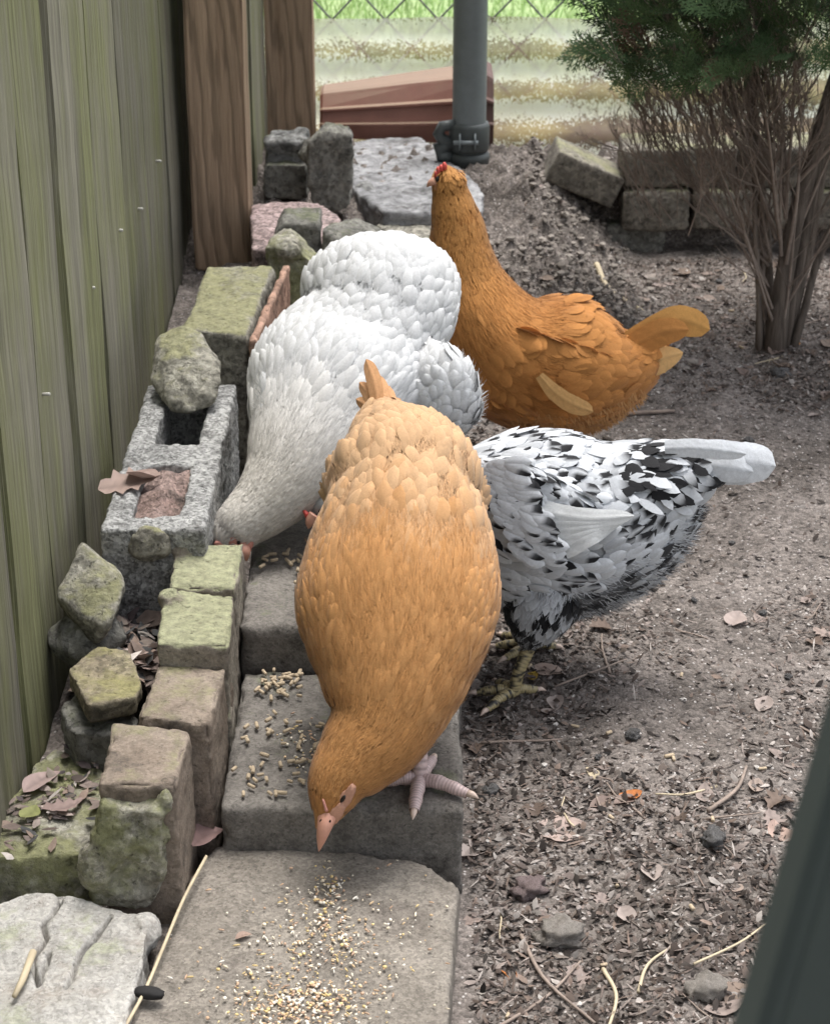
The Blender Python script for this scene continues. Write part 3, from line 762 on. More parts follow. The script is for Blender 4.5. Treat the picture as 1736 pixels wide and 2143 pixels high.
Zp = .03 + T * (.283 - .012 * (X + .2) + .004 * np.sin(X * 9))
Yp = YP + .005 * np.sin((Zp - .03) * 2 * math.pi / .076) + .006 * np.sin(X * 4) + .16 * T  # backward lean steepened so the sheet catches more sky and looks brighter
Vv = np.stack([X, Yp, Zp], -1).reshape(-1, 3); i = np.arange(nx * nz).reshape(nz, nx)
Fq = np.stack([i[:-1, :-1], i[:-1, 1:], i[1:, 1:], i[1:, :-1]], -1).reshape(-1, 4)
o = obj('corrugated_panel', Vv, Fq, panel_mat(), origin=(0, YP, .03)); tag(o, 'stained translucent corrugated fibreglass sheet leaning on the wire fence', 'panel')
cl = empty('chain_link_fence', (0, 4.2, 0), 'grey chain link wire fence behind the stained corrugated sheet', 'fence')
wm = MB(); DW, DH = .113, .118; YC = 4.31
zz = [k * DH / 2 for k in range(0, 24)]
for c in range(-9, 16):
    x = c * DW + .022
    for par in (0, 1):
        pts = []
        for k, z in enumerate(zz):
            s = ((k + par) % 2) * 2 - 1
            pts.append(Vector((x + s * DW / 2 * .5 + (DW / 2) * par, YC + .004 * (1 if k % 2 else -1) * (1 if par else -1), z)))
        # zig-zag with tight bends
        P2 = []
        for a, b in zip(pts[:-1], pts[1:]): P2 += [a.lerp(b, .04), a.lerp(b, .5), a.lerp(b, .96)]
        wm.tube(P2, .0022, 5)
o = obj('wire_mesh', wm.v, wm.f, M['wire'], cl); o['kind'] = 'stuff'
vv, ff = tube([(-.9, YC, 1.36), (1.5, YC, 1.36)], .018, 10); obj('top_rail', vv, ff, M['metal'], cl)

# lawn blades beyond the fence
nb = 26000
bx = rng.uniform(-1.2, 2.2, nb); by = 4.35 + rng.uniform(0, 1, nb) ** 1.4 * 3.2
bh = rng.uniform(.03, .075, nb); ba = rng.uniform(0, 6.28, nb)
base = np.stack([bx, by, np.full(nb, -.06)], -1)
dd = np.stack([np.cos(ba), np.sin(ba), np.zeros(nb)], -1) * .0022
ln = np.stack([rng.normal(0, .02, nb), rng.normal(0, .02, nb), bh], -1)
Vb = np.stack([base - dd, base + dd, base + ln], 1).reshape(-1, 3)
cb_ = np.array([.27, .40, .15]) * rng.uniform(.7, 1.5, (nb, 1)) * np.array([1, 1, 1]) + rng.uniform(0, .05, (nb, 3)) * np.array([1, .6, .2])
o = obj('grass', Vb, np.arange(nb * 3).reshape(-1, 3), M['litter'], colors=np.repeat(cb_, 3, 0), smooth=False, origin=(0, 5, 0)); tag(o, 'green grass blades of the lawn beyond the wire fence', 'grass', kind='stuff')

# ------------------------------------------------------------------ evergreen shrub
SB = PZ(1620, 728, .0)
shrub = empty('evergreen_shrub', SB, 'evergreen shrub with bare lower stems and dark scaly foliage', 'shrub')
rs = random.Random(3)
def bez(p0, d0, L, bend, n=8):
    pts = [Vector(p0)]; d = Vector(d0).normalized()
    for k in range(n):
        d = (d + Vector(bend) * (1 / n) + Vector((rs.gauss(0, .05), rs.gauss(0, .05), rs.gauss(0, .03)))).normalized()
        pts.append(pts[-1] + d * (L / n))
    return pts
for (ox, oy, dx, dy, L, r0) in [(-.004, -.014, .05, .0, 1.35, .019), (.012, .0, .09, .02, 1.3, .010), (-.022, .008, -.02, .05, 1.1, .008), (.018, .012, .17, .02, 1.15, .010), (-.024, -.010, -.07, -.02, .95, .006), (.026, .0, .28, .05, .95, .008), (0.0, .022, .02, .10, 1.2, .010)]:
    pts = bez(SB + Vector((ox, oy, -.02)), (dx, dy, 1), L, (0, 0, .1), 12)
    vv, ff = tube(pts, [.86 * r0 * (1.25 if k == 0 else 1 - .6 * k / 12) for k in range(13)], 9)
    obj('trunk', vv, ff, M['bark'], shrub)
tw = MB()
def twig(p, d, L, r, lvl):
    n = 5 if lvl < 2 else 3
    pts = bez(p, d, L, (0, 0, .35 if lvl else .25), n)
    tw.tube(pts, [r * (1 - .65 * k / n) for k in range(n + 1)], 5 if lvl == 0 else 3, cap=False)
    if lvl >= 3: return
    m = (7, 5, 4)[lvl]
    for k in range(m):
        t = rs.uniform(.25, 1.0); i = min(int(t * n), n - 1)
        q = pts[i].lerp(pts[i + 1], t * n - i); dd = (pts[i + 1] - pts[i]).normalized()
        s = Vector((rs.gauss(0, 1), rs.gauss(0, 1), rs.gauss(0, .4))).normalized()
        twig(q, dd + s * (.75 if lvl == 0 else .55), L * rs.uniform(.28, .5), r * .5, lvl + 1)
for k in range(40):
    a = rs.uniform(0, 2 * math.pi) if k > 24 else rs.uniform(math.pi * .72, math.pi * 1.42)
    out = rs.uniform(.15, .75) if k % 7 else rs.uniform(.7, 1.0); z0 = rs.uniform(.02, .36)
    p = SB + Vector((math.cos(a) * .02, math.sin(a) * .02, z0))
    twig(p, Vector((math.cos(a) * out, math.sin(a) * out * .6, 1.0 - out * .25)), rs.uniform(.26, .42), rs.uniform(.0020, .0038), 0)
for k in range(230):
    f = rs.uniform(0, 1); xx = SB.x + .03 - .27 * f ** .8; zz = .21 + .27 * rs.uniform(0, 1)
    twig(Vector((xx, SB.y + rs.gauss(0, .07), zz)), Vector((-.35 + rs.gauss(0, .3), rs.gauss(0, .3), 1)), rs.uniform(.06, .13), rs.uniform(.0009, .0014), 1)
o = obj('twig_mass', tw.v, tw.f, M['twig'], shrub); o['kind'] = 'stuff'; o['label'] = 'dense bare brown twigs below the foliage'
# foliage sprays
def spray_template():
    Q = []
    def blade(a, b, w):
        a, b = np.array(a, float), np.array(b, float); d = (b - a); d /= np.linalg.norm(d)
        s = np.array([-d[1], d[0], 0]) * w
        Q.append([a - s, a + s, b + s * .5, b - s * .5])
    r = random.Random(4)
    L = 1.0
    blade((0, 0, 0), (0, L, -.10), .014)
    for k in range(9):
        y = .1 + k * .098
        for sgn in (-1, 1):
            ln = .44 * (1 - .75 * abs(y - .35)) * r.uniform(.8, 1.15); a = R(38) * r.uniform(.8, 1.2)
            p0 = np.array([0, y, -.1 * y]); d = np.array([sgn * math.sin(a), math.cos(a), -.12])
            p1 = p0 + d * ln; blade(p0, p1, .013)
            for j in range(2):
                q = p0 + d * ln * (.38 + .30 * j)
                for sg2 in (-1, 1):
                    b2 = a * sgn + sg2 * R(34)
                    e = q + np.array([math.sin(b2), math.cos(b2), -.1]) * ln * .34 * r.uniform(.7, 1.2)
                    blade(q, e, .011)
    return np.array(Q)
SPT = spray_template()
ns = 3400
a = rng.uniform(0, 2 * np.pi, ns); zt = rng.uniform(0, 1, ns) ** 1.3
zc = .50 + zt * 1.1
rad = .40 * (1 - .55 * zt) * np.sqrt(rng.uniform(.02, 1, ns))
low = rng.uniform(0, 1, ns)
cx = SB.x + .05 + np.cos(a) * rad; cy = SB.y + .02 + np.sin(a) * rad * .85
zc = zc + .10 * np.clip(rad / .4, 0, 1) * (zt < .2) * (np.cos(a) < 0) * 0 + .03 * np.sin(a * 3)
out = np.stack([np.cos(a), np.sin(a), rng.uniform(-.5, .9, ns)], -1) + rng.normal(0, .35, (ns, 3)); out /= np.linalg.norm(out, axis=1)[:, None]
rnd = rng.normal(size=(ns, 3)); sd_ = np.cross(out, rnd); sd_ /= np.linalg.norm(sd_, axis=1)[:, None]; nn = np.cross(sd_, out)
sz = rng.uniform(.05, .10, ns)
base = np.stack([cx, cy, zc], -1) - out * sz[:, None] * .4
T = SPT.reshape(-1, 3)
Vs = base[:, None, :] + sz[:, None, None] * (T[None, :, 0:1] * sd_[:, None] + T[None, :, 1:2] * out[:, None] + T[None, :, 2:3] * nn[:, None])
Vs = Vs.reshape(-1, 3)
cg = np.array([.055, .100, .045]) * rng.uniform(.55, 1.5, (ns, 1)) + rng.uniform(0, .015, (ns, 1)) * np.array([1, .8, .1])
brown = rng.uniform(0, 1, ns) < .05 * (zt < .06)
cg[brown] = np.array([.11, .07, .045])
o = obj('crown', Vs, np.arange(len(Vs)).reshape(-1, 4), M['litter'], shrub, smooth=False, colors=np.repeat(cg, len(T), 0)); o['kind'] = 'stuff'

# ------------------------------------------------------------------ hens
def nz_(v): return v / np.maximum(np.linalg.norm(v, axis=-1, keepdims=True), 1e-9)
class Surf:
    """lofted body surface: rings from head end (u=0) to tail end (u=1)"""
    def __init__(s, ctrl, D0, ref, M=90, Nr=56):
        C = np.array([(*tuple(c[0]), c[1], c[2], c[3]) for c in ctrl], float)
        Q = catmull(C, M)
        P, rs_, rd, rv = Q[:, :3], np.maximum(Q[:, 3], .0012), np.maximum(Q[:, 4], .0012), np.maximum(Q[:, 5], .0012)
        Tg = nz_(np.gradient(P, axis=0))
        D = np.zeros_like(P); k0 = int(ref * (M - 1))
        d = np.array(D0, float); d = d - Tg[k0] * d.dot(Tg[k0]); D[k0] = d / np.linalg.norm(d)
        for rngk in (range(k0 + 1, M), range(k0 - 1, -1, -1)):
            dd = D[k0]
            for k in rngk:
                dd = dd - Tg[k] * dd.dot(Tg[k]); dd = dd / np.linalg.norm(dd); D[k] = dd
        S = np.cross(Tg, D)
        ph = np.linspace(0, 2 * np.pi, Nr, endpoint=False)
        c_, s_ = np.cos(ph), np.sin(ph)
        rr = np.where(c_[None] > 0, rd[:, None], rv[:, None])
        s.P = P[:, None] + D[:, None] * (rr * c_[None])[..., None] + S[:, None] * (rs_[:, None] * s_[None])[..., None]
        s.M, s.N, s.ph = M, Nr, ph
        s.C = P; s.D = D; s.S = S; s.T = Tg
        dt = np.gradient(s.P, axis=0); dp = (np.roll(s.P, -1, 1) - np.roll(s.P, 1, 1))
        n = nz_(np.cross(dt, dp))
        cen = s.P - P[:, None]
        sg = np.sign((n * cen).sum(-1, keepdims=True)); sg[sg == 0] = 1
        s.n = n * np.where(np.median(sg) < 0, -1, 1)
        s.t = nz_(dt)
        e1 = np.linalg.norm(np.diff(s.P, axis=0), axis=-1); e2 = np.linalg.norm(np.roll(s.P, -1, 1) - s.P, axis=-1)[:-1]
        w = (e1 * e2).ravel(); s.w = w / w.sum(); s.area = w.sum()
    def mesh(s):
        v = s.P.reshape(-1, 3); i = np.arange(s.M * s.N).reshape(s.M, s.N)
        j = np.roll(i, -1, 1)
        f = np.stack([i[:-1], j[:-1], j[1:], i[1:]], -1).reshape(-1, 4)
        v = np.vstack([v, s.C[0], s.C[-1]]); a, b = len(v) - 2, len(v) - 1
        f1 = np.stack([np.full(s.N, a), j[0], i[0]], -1); f2 = np.stack([np.full(s.N, b), i[-1], j[-1]], -1)
        return v, [f, f1, f2]
    def sample(s, n, wf=None):
        w = s.w
        if wf is not None:
            u = np.repeat((np.arange(s.M - 1) + .5) / (s.M - 1), s.N); ph = np.tile(s.ph, s.M - 1)
            w = w * np.maximum(wf(u, ph), 0); w = w / w.sum()
        k = rng.choice(len(s.w), n, p=w)
        i, j = k // s.N, k % s.N; a, b = rng.uniform(size=(2, n, 1)); j2 = (j + 1) % s.N
        def bl(A): return (A[i, j] * (1 - a) + A[i + 1, j] * a) * (1 - b) + (A[i, j2] * (1 - a) + A[i + 1, j2] * a) * b
        return bl(s.P), nz_(bl(s.n)), nz_(bl(s.t)), (i + a[:, 0]) / (s.M - 1), s.ph[j] + b[:, 0] * (2 * np.pi / s.N)
TPL = {  # rows, columns, half-width profile
    'round': (np.array([0, .2, .42, .62, .8, .93, 1.0]), np.array([-1, -.5, 0, .5, 1.0]), np.array([.34, .78, .98, 1.0, .86, .58, .22])),
    'hackle': (np.array([0, .3, .6, .85, 1.0]), np.array([-1, 0, 1.0]), np.array([.40, .85, .80, .42, .02])),
    'flake': (np.array([0, .35, .7, 1.0]), np.array([-1, 0, 1.0]), np.array([.25, .9, .8, .12]))}
class Plume:
    def __init__(s): s.V = []; s.F = []; s.C = []; s.k = 0
    def feathers(s, p, n, t, L, Wd, colr, prof='round', lift=.14, curl=.16, cup=.16, jit=.15, base=.0, tip=None, tip0=.6, side=None, ragged=0):
        m = len(p); L = np.broadcast_to(L, m); Wd = np.broadcast_to(Wd, m)
        b = nz_(np.cross(n, t)); t = nz_(t + b * rng.normal(0, jit, (m, 1))); b = nz_(np.cross(n, t))
        lift = lift + rng.normal(0, .035, m); tw = rng.normal(0, .10, m)
        ROWS, COLS, PR = TPL[prof]; T = ROWS[None, :, None]; Cc = COLS[None, None, :]; W_ = PR[None, :, None]
        if ragged: W_ = W_ * rng.uniform(1 - ragged, 1 + ragged, (m, len(ROWS), len(COLS)))
        x = (Wd / 2)[:, None, None] * W_ * Cc
        along = L[:, None, None] * (T - .05 * np.abs(Cc) * T) + 0 * x
        up = base + (lift * L)[:, None, None] * T - (curl * .65 * L)[:, None, None] * T**2 - .62 * cup * Wd[:, None, None] * W_ * Cc**2 + tw[:, None, None] * x
        V = p[:, None, None] + t[:, None, None] * along[..., None] + b[:, None, None] * x[..., None] + n[:, None, None] * up[..., None]
        nr, nc = len(ROWS), len(COLS)
        i = np.arange(nr * nc).reshape(nr, nc)
        q = np.stack([i[:-1, :-1], i[:-1, 1:], i[1:, 1:], i[1:, :-1]], -1).reshape(-1, 4)
        s.F.append((q[None] + (np.arange(m) * nr * nc)[:, None, None] + s.k).reshape(-1, 4))
        c = np.repeat(colr[:, None], nr, 1)[:, :, None].repeat(nc, 2)
        if tip is not None:
            has, tc = tip
            k = sstep(tip0 - .12, tip0 + .12, ROWS)[None, :, None] * np.ones((m, 1, nc)) * has[:, None, None]
            if side is not None: k = k * np.where(np.sign(Cc) == side[:, None, None], .1, 1.0)
            c = c * (1 - k[..., None]) + tc[None, None, None] * k[..., None]
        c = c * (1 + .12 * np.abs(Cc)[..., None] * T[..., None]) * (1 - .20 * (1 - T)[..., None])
        s.V.append(V.reshape(-1, 3)); s.C.append(c.reshape(-1, 3)); s.k += m * nr * nc
    def strands(s, p, n, t, L, colr, w=.0007, lift=.25, jit=.25, droop=.12):
        m = len(p); L = np.broadcast_to(L, m)
        b = nz_(np.cross(n, t)); d = nz_(t + b * rng.normal(0, jit, (m, 1)) + n * np.abs(rng.normal(lift, .12, (m, 1))))
        bb = nz_(np.cross(n, d)); bend = rng.normal(0, .12, (m, 1))
        tt = np.array([0, .5, 1.0]); ww = np.array([1, .85, .12]) * w
        V = np.empty((m, 3, 2, 3))
        for k in range(3):
            q = p + d * (L[:, None] * tt[k]) + bb * (bend * L[:, None] * tt[k]**2) - n * (droop * L[:, None] * tt[k]**2)
            V[:, k, 0] = q - bb * ww[k]; V[:, k, 1] = q + bb * ww[k]
        i = np.arange(6).reshape(3, 2)
        q = np.stack([i[:-1, 0], i[:-1, 1], i[1:, 1], i[1:, 0]], -1)
        s.F.append((q[None] + (np.arange(m) * 6)[:, None, None] + s.k).reshape(-1, 4))
        s.V.append(V.reshape(-1, 3)); s.C.append(np.repeat(colr, 6, 0)); s.k += m * 6
    def build(s, name, parent, label=None, origin=None):
        o = obj(name, np.concatenate(s.V), np.concatenate(s.F), M['feather'], parent, colors=np.clip(np.concatenate(s.C), 0, 1), origin=origin)
        o['kind'] = 'stuff'
        if label: o['label'] = label
        return o
def big_feather(name, parent, pts, halfw, colr, cup=.12, up=(0, 0, 1), label=None, edge=None, notch=0):
    """one long feather: centre line pts, half widths; 9 columns, quill ridge"""
    m = 22; P = smooth_path(pts, m); hw = np.interp(np.linspace(0, 1, m), np.linspace(0, 1, len(halfw)), halfw)
    e = np.linspace(0, 1, m); hw = hw * np.sqrt(np.clip(1 - np.clip((e - .80) / .20, 0, 1) ** 2.2, .0, 1)); hw[-1] = .0008
    Tg = nz_(np.gradient(P, axis=0)); U = np.array(up, float)
    S = nz_(np.cross(Tg, U)); Nn = np.cross(S, Tg)
    cc = np.linspace(-1, 1, 9)
    V = []; Cc = []
    wob = rng.normal(0, .035, (m, 9))
    for k in range(m):
        for j, c in enumerate(cc):
            ridge = .0012 * math.exp(-(c / .12) ** 2)
            V.append(P[k] + S[k] * (hw[k] * c * (1 + wob[k, j] * .5)) + Nn[k] * (ridge - cup * hw[k] * c * c))
            f = 1 - .12 * math.exp(-(c / .15) ** 2) + .05 * rng.normal()
            base_c = np.array(colr)
            if edge is not None: base_c = base_c * (1 - edge[1] * sstep(.55, 1, abs(c))) + np.array(edge[0]) * edge[1] * sstep(.55, 1, abs(c))
            Cc.append(base_c * f)
    i = np.arange(m * 9).reshape(m, 9)
    Fq = np.stack([i[:-1, :-1], i[:-1, 1:], i[1:, 1:], i[1:, :-1]], -1).reshape(-1, 4)
    o = obj(name, np.array(V), Fq, M['feather'], parent, colors=np.clip(np.array(Cc), 0, 1))
    if label: o['label'] = label
    return o
def cpts(rows):
    """rows: px,py,Y,side_px,dorsal_px,ventral_px"""
    out = []
    for px, py, Y, a, b, c in rows:
        p = PY(px, py, Y); out.append((p, mlen(a, p), mlen(b, p), mlen(c, p)))
    return out
def skin_color_mesh(surf, name, parent, colf, inset=.0035):
    v, f = surf.mesh()
    ins = np.minimum(inset, .12 * np.linalg.norm(surf.P - surf.C[:, None], axis=-1))
    v[:-2] = (surf.P - surf.n * ins[..., None]).reshape(-1, 3)
    u = np.concatenate([np.repeat(np.linspace(0, 1, surf.M), surf.N), [0, 1]])
    return obj(name, v, f, M['feather'], parent, colors=colf(v, u))
def bvh_of(surfs):
    V = []; Fc = []
    for s in surfs:
        v, f = s.mesh(); o = len(V); V += [tuple(a) for a in v]
        for arr in f: Fc += [[int(i) + o for i in r] for r in arr]
    return BVHTree.FromPolygons(V, Fc)
def hit(bvh, px, py, off=0.0):
    d = ray(px, py).normalized(); r = bvh.ray_cast(Vector((0, 0, CH)), d)
    if r[0] is None: return PY(px, py, 9.0), Vector((0, -1, 0))
    n = r[1] if r[1].dot(d) < 0 else -r[1]
    return r[0] + n * off, n
def blob(name, parent, c, ax, mat, seed=0, amp=0):
    bm = bmesh.new(); bmesh.ops.create_icosphere(bm, subdivisions=3, radius=1)
    v = np.array([tuple(a.co) for a in bm.verts]); f = [[a.index for a in g.verts] for g in bm.faces]; bm.free()
    v = v * (1 + amp * fbm(v * 2.5 + seed, 3)[:, None])
    A = np.array([tuple(a) for a in ax]); return obj(name, v @ A + np.array(c), f, M[mat], parent)
LEGC = {'leg_pink': np.array([.52, .40, .385]), 'leg_yellow': np.array([.34, .28, .15])}
def leg(parent, pts, rad, toes, mat, spur=None, tr=.0052):
    """pts: thigh..hock..foot; toes: list of tip points lying on the ground; ringed scales by radius and colour"""
    mb = MB(); cc = []
    def limb(P, r, n):
        m = len(P); k = np.arange(m) % 3
        r = r * np.where(k == 0, .97, 1.01); mb.tube([Vector(q) for q in P], list(r), n, cap=False)
        base = LEGC[mat]
        for i in range(m):
            c = base * (.66 if k[i] == 0 else 1.05) * rng.uniform(.85, 1.1)
            for j in range(n):
                c2 = c
                if mat == 'leg_yellow' and fbm(np.array([tuple(P[i])]) * 160 + j * .35, 2)[0] > .16: c2 = np.array([.03, .028, .025])
                cc.append(c2)
    P = smooth_path(pts, 60); r = np.interp(np.linspace(0, 1, 60), np.linspace(0, 1, len(rad)), rad); limb(P, r, 10)
    hub = Vector(pts[-1]); claws = []
    for tp in toes:
        tp = Vector(tp); d = tp - hub; mid = hub + d * .35 + Vector((0, 0, .004)); m2 = hub + d * .72 + Vector((0, 0, .003))
        Q = smooth_path([hub, mid, m2, tp + Vector((0, 0, .0015))], 48)
        rr = np.interp(np.linspace(0, 1, 48), [0, .25, .4, .55, .72, .85, 1], [tr * 1.15, tr, tr * 1.1, tr * .92, tr * 1.0, tr * .82, tr * .7]); limb(Q, rr, 9)
        dn = d.normalized(); claws.append([tp - dn * .003 + Vector((0, 0, .002)), tp + dn * .006 + Vector((0, 0, .0025)), tp + dn * .012 + Vector((0, 0, .0))])
    lo = obj('leg', mb.v, mb.f, M['legs'], parent, colors=np.array(cc))
    for c in claws:
        vv, ff = tube(c, [tr * .62, tr * .45, .0004], 7); obj('claw', vv, ff, M['claw'], lo)
    return lo
def beak(parent, pts, rad, mat='beak', flat=.8):
    P = smooth_path(pts, 14); r = np.interp(np.linspace(0, 1, 14), np.linspace(0, 1, len(rad)), rad)
    vv, ff = tube([Vector(p) for p in P], list(r), 12, flat=flat); return obj('beak', vv, ff, M[mat], parent)
def shade(c, n, lo=.82, hi=1.15): return np.array(c)[None] * rng.uniform(lo, hi, (n, 1)) * (1 + rng.normal(0, .03, (n, 3)))

# ---------------- the buff hen pecking on the paver
def hen_front():
    dY = -.01
    rows = [(672, 1738, 1.570, 15, 13, 16), (680, 1715, 1.575, 28, 26, 26), (690, 1682, 1.582, 47, 42, 42), (706, 1638, 1.592, 66, 56, 55), (742, 1590, 1.605, 88, 72, 68),
            (788, 1530, 1.622, 112, 90, 88), (812, 1455, 1.645, 146, 114, 118), (824, 1370, 1.675, 184, 138, 150), (830, 1280, 1.712, 210, 160, 190), (838, 1190, 1.755, 204, 165, 205),
            (842, 1118, 1.79, 182, 160, 205), (842, 1062, 1.822, 158, 154, 185), (842, 1010, 1.85, 160, 148, 175), (832, 960, 1.882, 132, 126, 150), (812, 912, 1.912, 92, 90, 110), (800, 875, 1.932, 58, 58, 78), (794, 850, 1.945, 34, 34, 44)]
    rows = [(a, b, y + dY, c, d, e) for a, b, y, c, d, e in rows]
    root = empty('hen', PZ(862, 1625, .085), 'golden buff hen pecking on the concrete pavers, head lowered', 'hen')
    S = Surf(cpts(rows), (0, -.55, 1), .6, M=110, Nr=64)
    buff = np.array([.455, .228, .083]); pale = np.array([.53, .335, .185])
    def colf(v, u): return np.where((u < .55)[:, None], buff * .92, pale * .9)
    skin_color_mesh(S, 'body', root, colf)
    pm = Plume()
    def cb(u, n, ph):
        k = sstep(.46, .70, u + .03 * np.sin(ph * 7) + rng.normal(0, .03, n))[:, None]
        return (buff * (1 - k) + pale * k) * rng.uniform(.93, 1.07, (n, 1))
    p, n, t, u, ph = S.sample(760, lambda u, ph: (u > .57) & (u < .985))
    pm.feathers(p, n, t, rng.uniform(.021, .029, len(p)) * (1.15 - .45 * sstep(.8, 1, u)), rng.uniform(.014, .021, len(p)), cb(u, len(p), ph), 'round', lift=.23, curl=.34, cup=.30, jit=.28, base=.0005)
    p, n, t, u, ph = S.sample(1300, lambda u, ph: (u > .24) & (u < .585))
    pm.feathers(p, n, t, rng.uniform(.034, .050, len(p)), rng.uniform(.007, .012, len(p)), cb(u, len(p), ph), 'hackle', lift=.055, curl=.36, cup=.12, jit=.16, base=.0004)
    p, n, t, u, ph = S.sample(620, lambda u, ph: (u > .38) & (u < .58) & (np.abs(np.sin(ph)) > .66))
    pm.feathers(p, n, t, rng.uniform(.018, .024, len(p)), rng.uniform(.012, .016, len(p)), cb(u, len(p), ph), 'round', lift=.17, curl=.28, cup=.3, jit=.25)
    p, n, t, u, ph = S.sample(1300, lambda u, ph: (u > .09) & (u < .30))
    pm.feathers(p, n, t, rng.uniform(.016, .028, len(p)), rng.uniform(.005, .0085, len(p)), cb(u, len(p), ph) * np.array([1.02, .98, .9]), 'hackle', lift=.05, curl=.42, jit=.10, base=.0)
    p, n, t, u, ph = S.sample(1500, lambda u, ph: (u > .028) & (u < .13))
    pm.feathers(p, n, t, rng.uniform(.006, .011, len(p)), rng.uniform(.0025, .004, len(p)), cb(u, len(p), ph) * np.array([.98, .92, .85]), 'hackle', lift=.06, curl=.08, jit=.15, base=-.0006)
    # silky barbs over cape and neck
    p, n, t, u, ph = S.sample(32000, lambda u, ph: (u > .06) & (u < .60))
    pm.strands(p, n, t, rng.uniform(.010, .024, len(p)) * np.clip(u * 3.3, .35, 1), cb(u, len(p), ph) * rng.uniform(.86, 1.18, (len(p), 1)), w=.00038, lift=.05, jit=.16, droop=.17)
    p, n, t, u, ph = S.sample(22000, lambda u, ph: (u > .54) & (u < .985))
    pm.strands(p, n, t, rng.uniform(.008, .018, len(p)), cb(u, len(p), ph) * rng.uniform(.84, 1.16, (len(p), 1)), w=.00034, lift=.11, jit=.3)
    pm.build('plumage', root, 'overlapping buff feathers, rounded on the back and fine on the neck')
    bv = bvh_of([S])
    # wing shoulders bulging either side of the waist
    for sgn, rw in ((-1, [(735, 1085, 1.825, 20, 40, 30), (714, 1035, 1.855, 28, 58, 40), (720, 990, 1.88, 26, 50, 40), (742, 945, 1.905, 16, 34, 26), (760, 900, 1.932, 5, 10, 8)]),
                    (1, [(950, 1110, 1.815, 20, 40, 30), (980, 1050, 1.85, 28, 58, 40), (962, 1000, 1.88, 26, 50, 40), (920, 950, 1.905, 16, 34, 26), (868, 905, 1.935, 5, 10, 8)])):
        w = Surf(cpts([(a, b, y + dY + .01, c, d, e) for a, b, y, c, d, e in rw]), (0, -.55, 1), .5, M=30, Nr=28)
        wo = skin_color_mesh(w, 'wing', root, lambda v, u: np.tile(pale * .75, (len(v), 1)))
        wp = Plume(); p, n, t, u, ph = w.sample(230, lambda u, ph: u < .97)
        wp.feathers(p, n, t, rng.uniform(.022, .032, len(p)), rng.uniform(.014, .019, len(p)), (pale * .97)[None] * rng.uniform(.85, 1.1, (len(p), 1)), 'round', lift=.16, curl=.17, cup=.2, jit=.2)
        wp.build('covert_feathers', wo)
    # tail: a small upright fan
    tb = PY(790, 880, 1.925 + dY)
    for (tx, ty, yy, hw) in [(766, 752, 1.965, 17), (790, 782, 1.965, 20), (815, 808, 1.96, 20), (838, 835, 1.955, 18), (752, 800, 1.96, 15), (745, 835, 1.95, 14), (770, 790, 1.975, 18)]:
        tp = PY(tx, ty, yy + dY); mid = tb.lerp(tp, .55) + Vector((.004, -.012, .004))
        big_feather('tail_feather', root, [tb - Vector((0, .02, .01)), mid, tp], [mlen(9, tp), mlen(hw, tp) * .8, mlen(hw, tp), mlen(hw, tp) * .8], pale * rng.uniform(.8, 1.02) * np.array([1.0, .86, .75]), up=(.25 if tx > 770 else -.25, -1, .4), cup=.25)
    # face
    bk_ = beak(root, [PY(698, 1660, 1.605 + dY), PY(690, 1690, 1.580 + dY), PY(681, 1722, 1.566 + dY), PY(673, 1752, 1.562 + dY), PY(667, 1781, 1.565 + dY)], [.0125, .0125, .0098, .0058, .0007], flat=.85)
    bb = BVHTree.FromPolygons([tuple(bk_.matrix_basis @ v.co) for v in bk_.data.vertices], [list(p.vertices) for p in bk_.data.polygons])
    for q in ((671, 1718), (690, 1720)):
        c, n = hit(bb, q[0], q[1], -.0003); blob('nostril', bk_, c, [Vector((.0006, 0, .0022)), Vector((.0011, 0, 0)), n * .0007], 'eye')
    c, n = hit(bv, 728, 1660, -.001)
    up_ = (PY(728, 1600, c.y) - PY(728, 1700, c.y)).normalized(); al = (PY(695, 1715, c.y) - PY(745, 1630, c.y)).normalized(); sd2 = n.cross(al).normalized()
    for px_, py_, la, lb in ((722, 1676, .019, .0062), (704, 1706, .014, .0066)):
        c, n = hit(bv, px_, py_, -.0012); sd2 = n.cross(al).normalized()
        blob('face_skin', root, c, [al * la, sd2 * lb, n * .0018], 'skin2', amp=.2)
    c, n = hit(bv, 717, 1671, .0008); sd2 = n.cross(al).normalized()
    blob('eye', root, c, [al * .0046, sd2 * .0019, n * .0022], 'eye')
    ridge = [hit(bv, 675 + k * 1.0, 1672 + k * 3.2, -.0009) for k in range(9)]
    vv, ff = tube([c + n * (.0008 * (k % 2)) for k, (c, n) in enumerate(ridge)], [.0004, .0010, .0014, .0013, .0016, .0014, .0016, .0018, .0018], 8)
    obj('comb', vv, ff, M['skin'], root)
    # legs
    ft = PZ(878, 1632, .092)
    leg(root, [PY(880, 1430, 1.75), PY(892, 1540, 1.715), ft + Vector((.001, .012, .026)), ft], [.018, .0085, .0068, .0075], [PZ(866, 1700, .090), PZ(978, 1664, .090), PZ(800, 1640, .090), PZ(905, 1592, .090)], 'leg_pink', tr=.0068)
    ft2 = PZ(770, 1560, .092)
    leg(root, [PY(790, 1400, 1.76), PY(775, 1480, 1.745), ft2 + Vector((0, .01, .02)), ft2], [.018, .0085, .0065, .007], [ft2 + Vector((-.012, -.04, -.002)), ft2 + Vector((.025, -.028, -.002)), ft2 + Vector((-.03, -.012, -.002))], 'leg_pink', tr=.006)
    return S
hen_front()

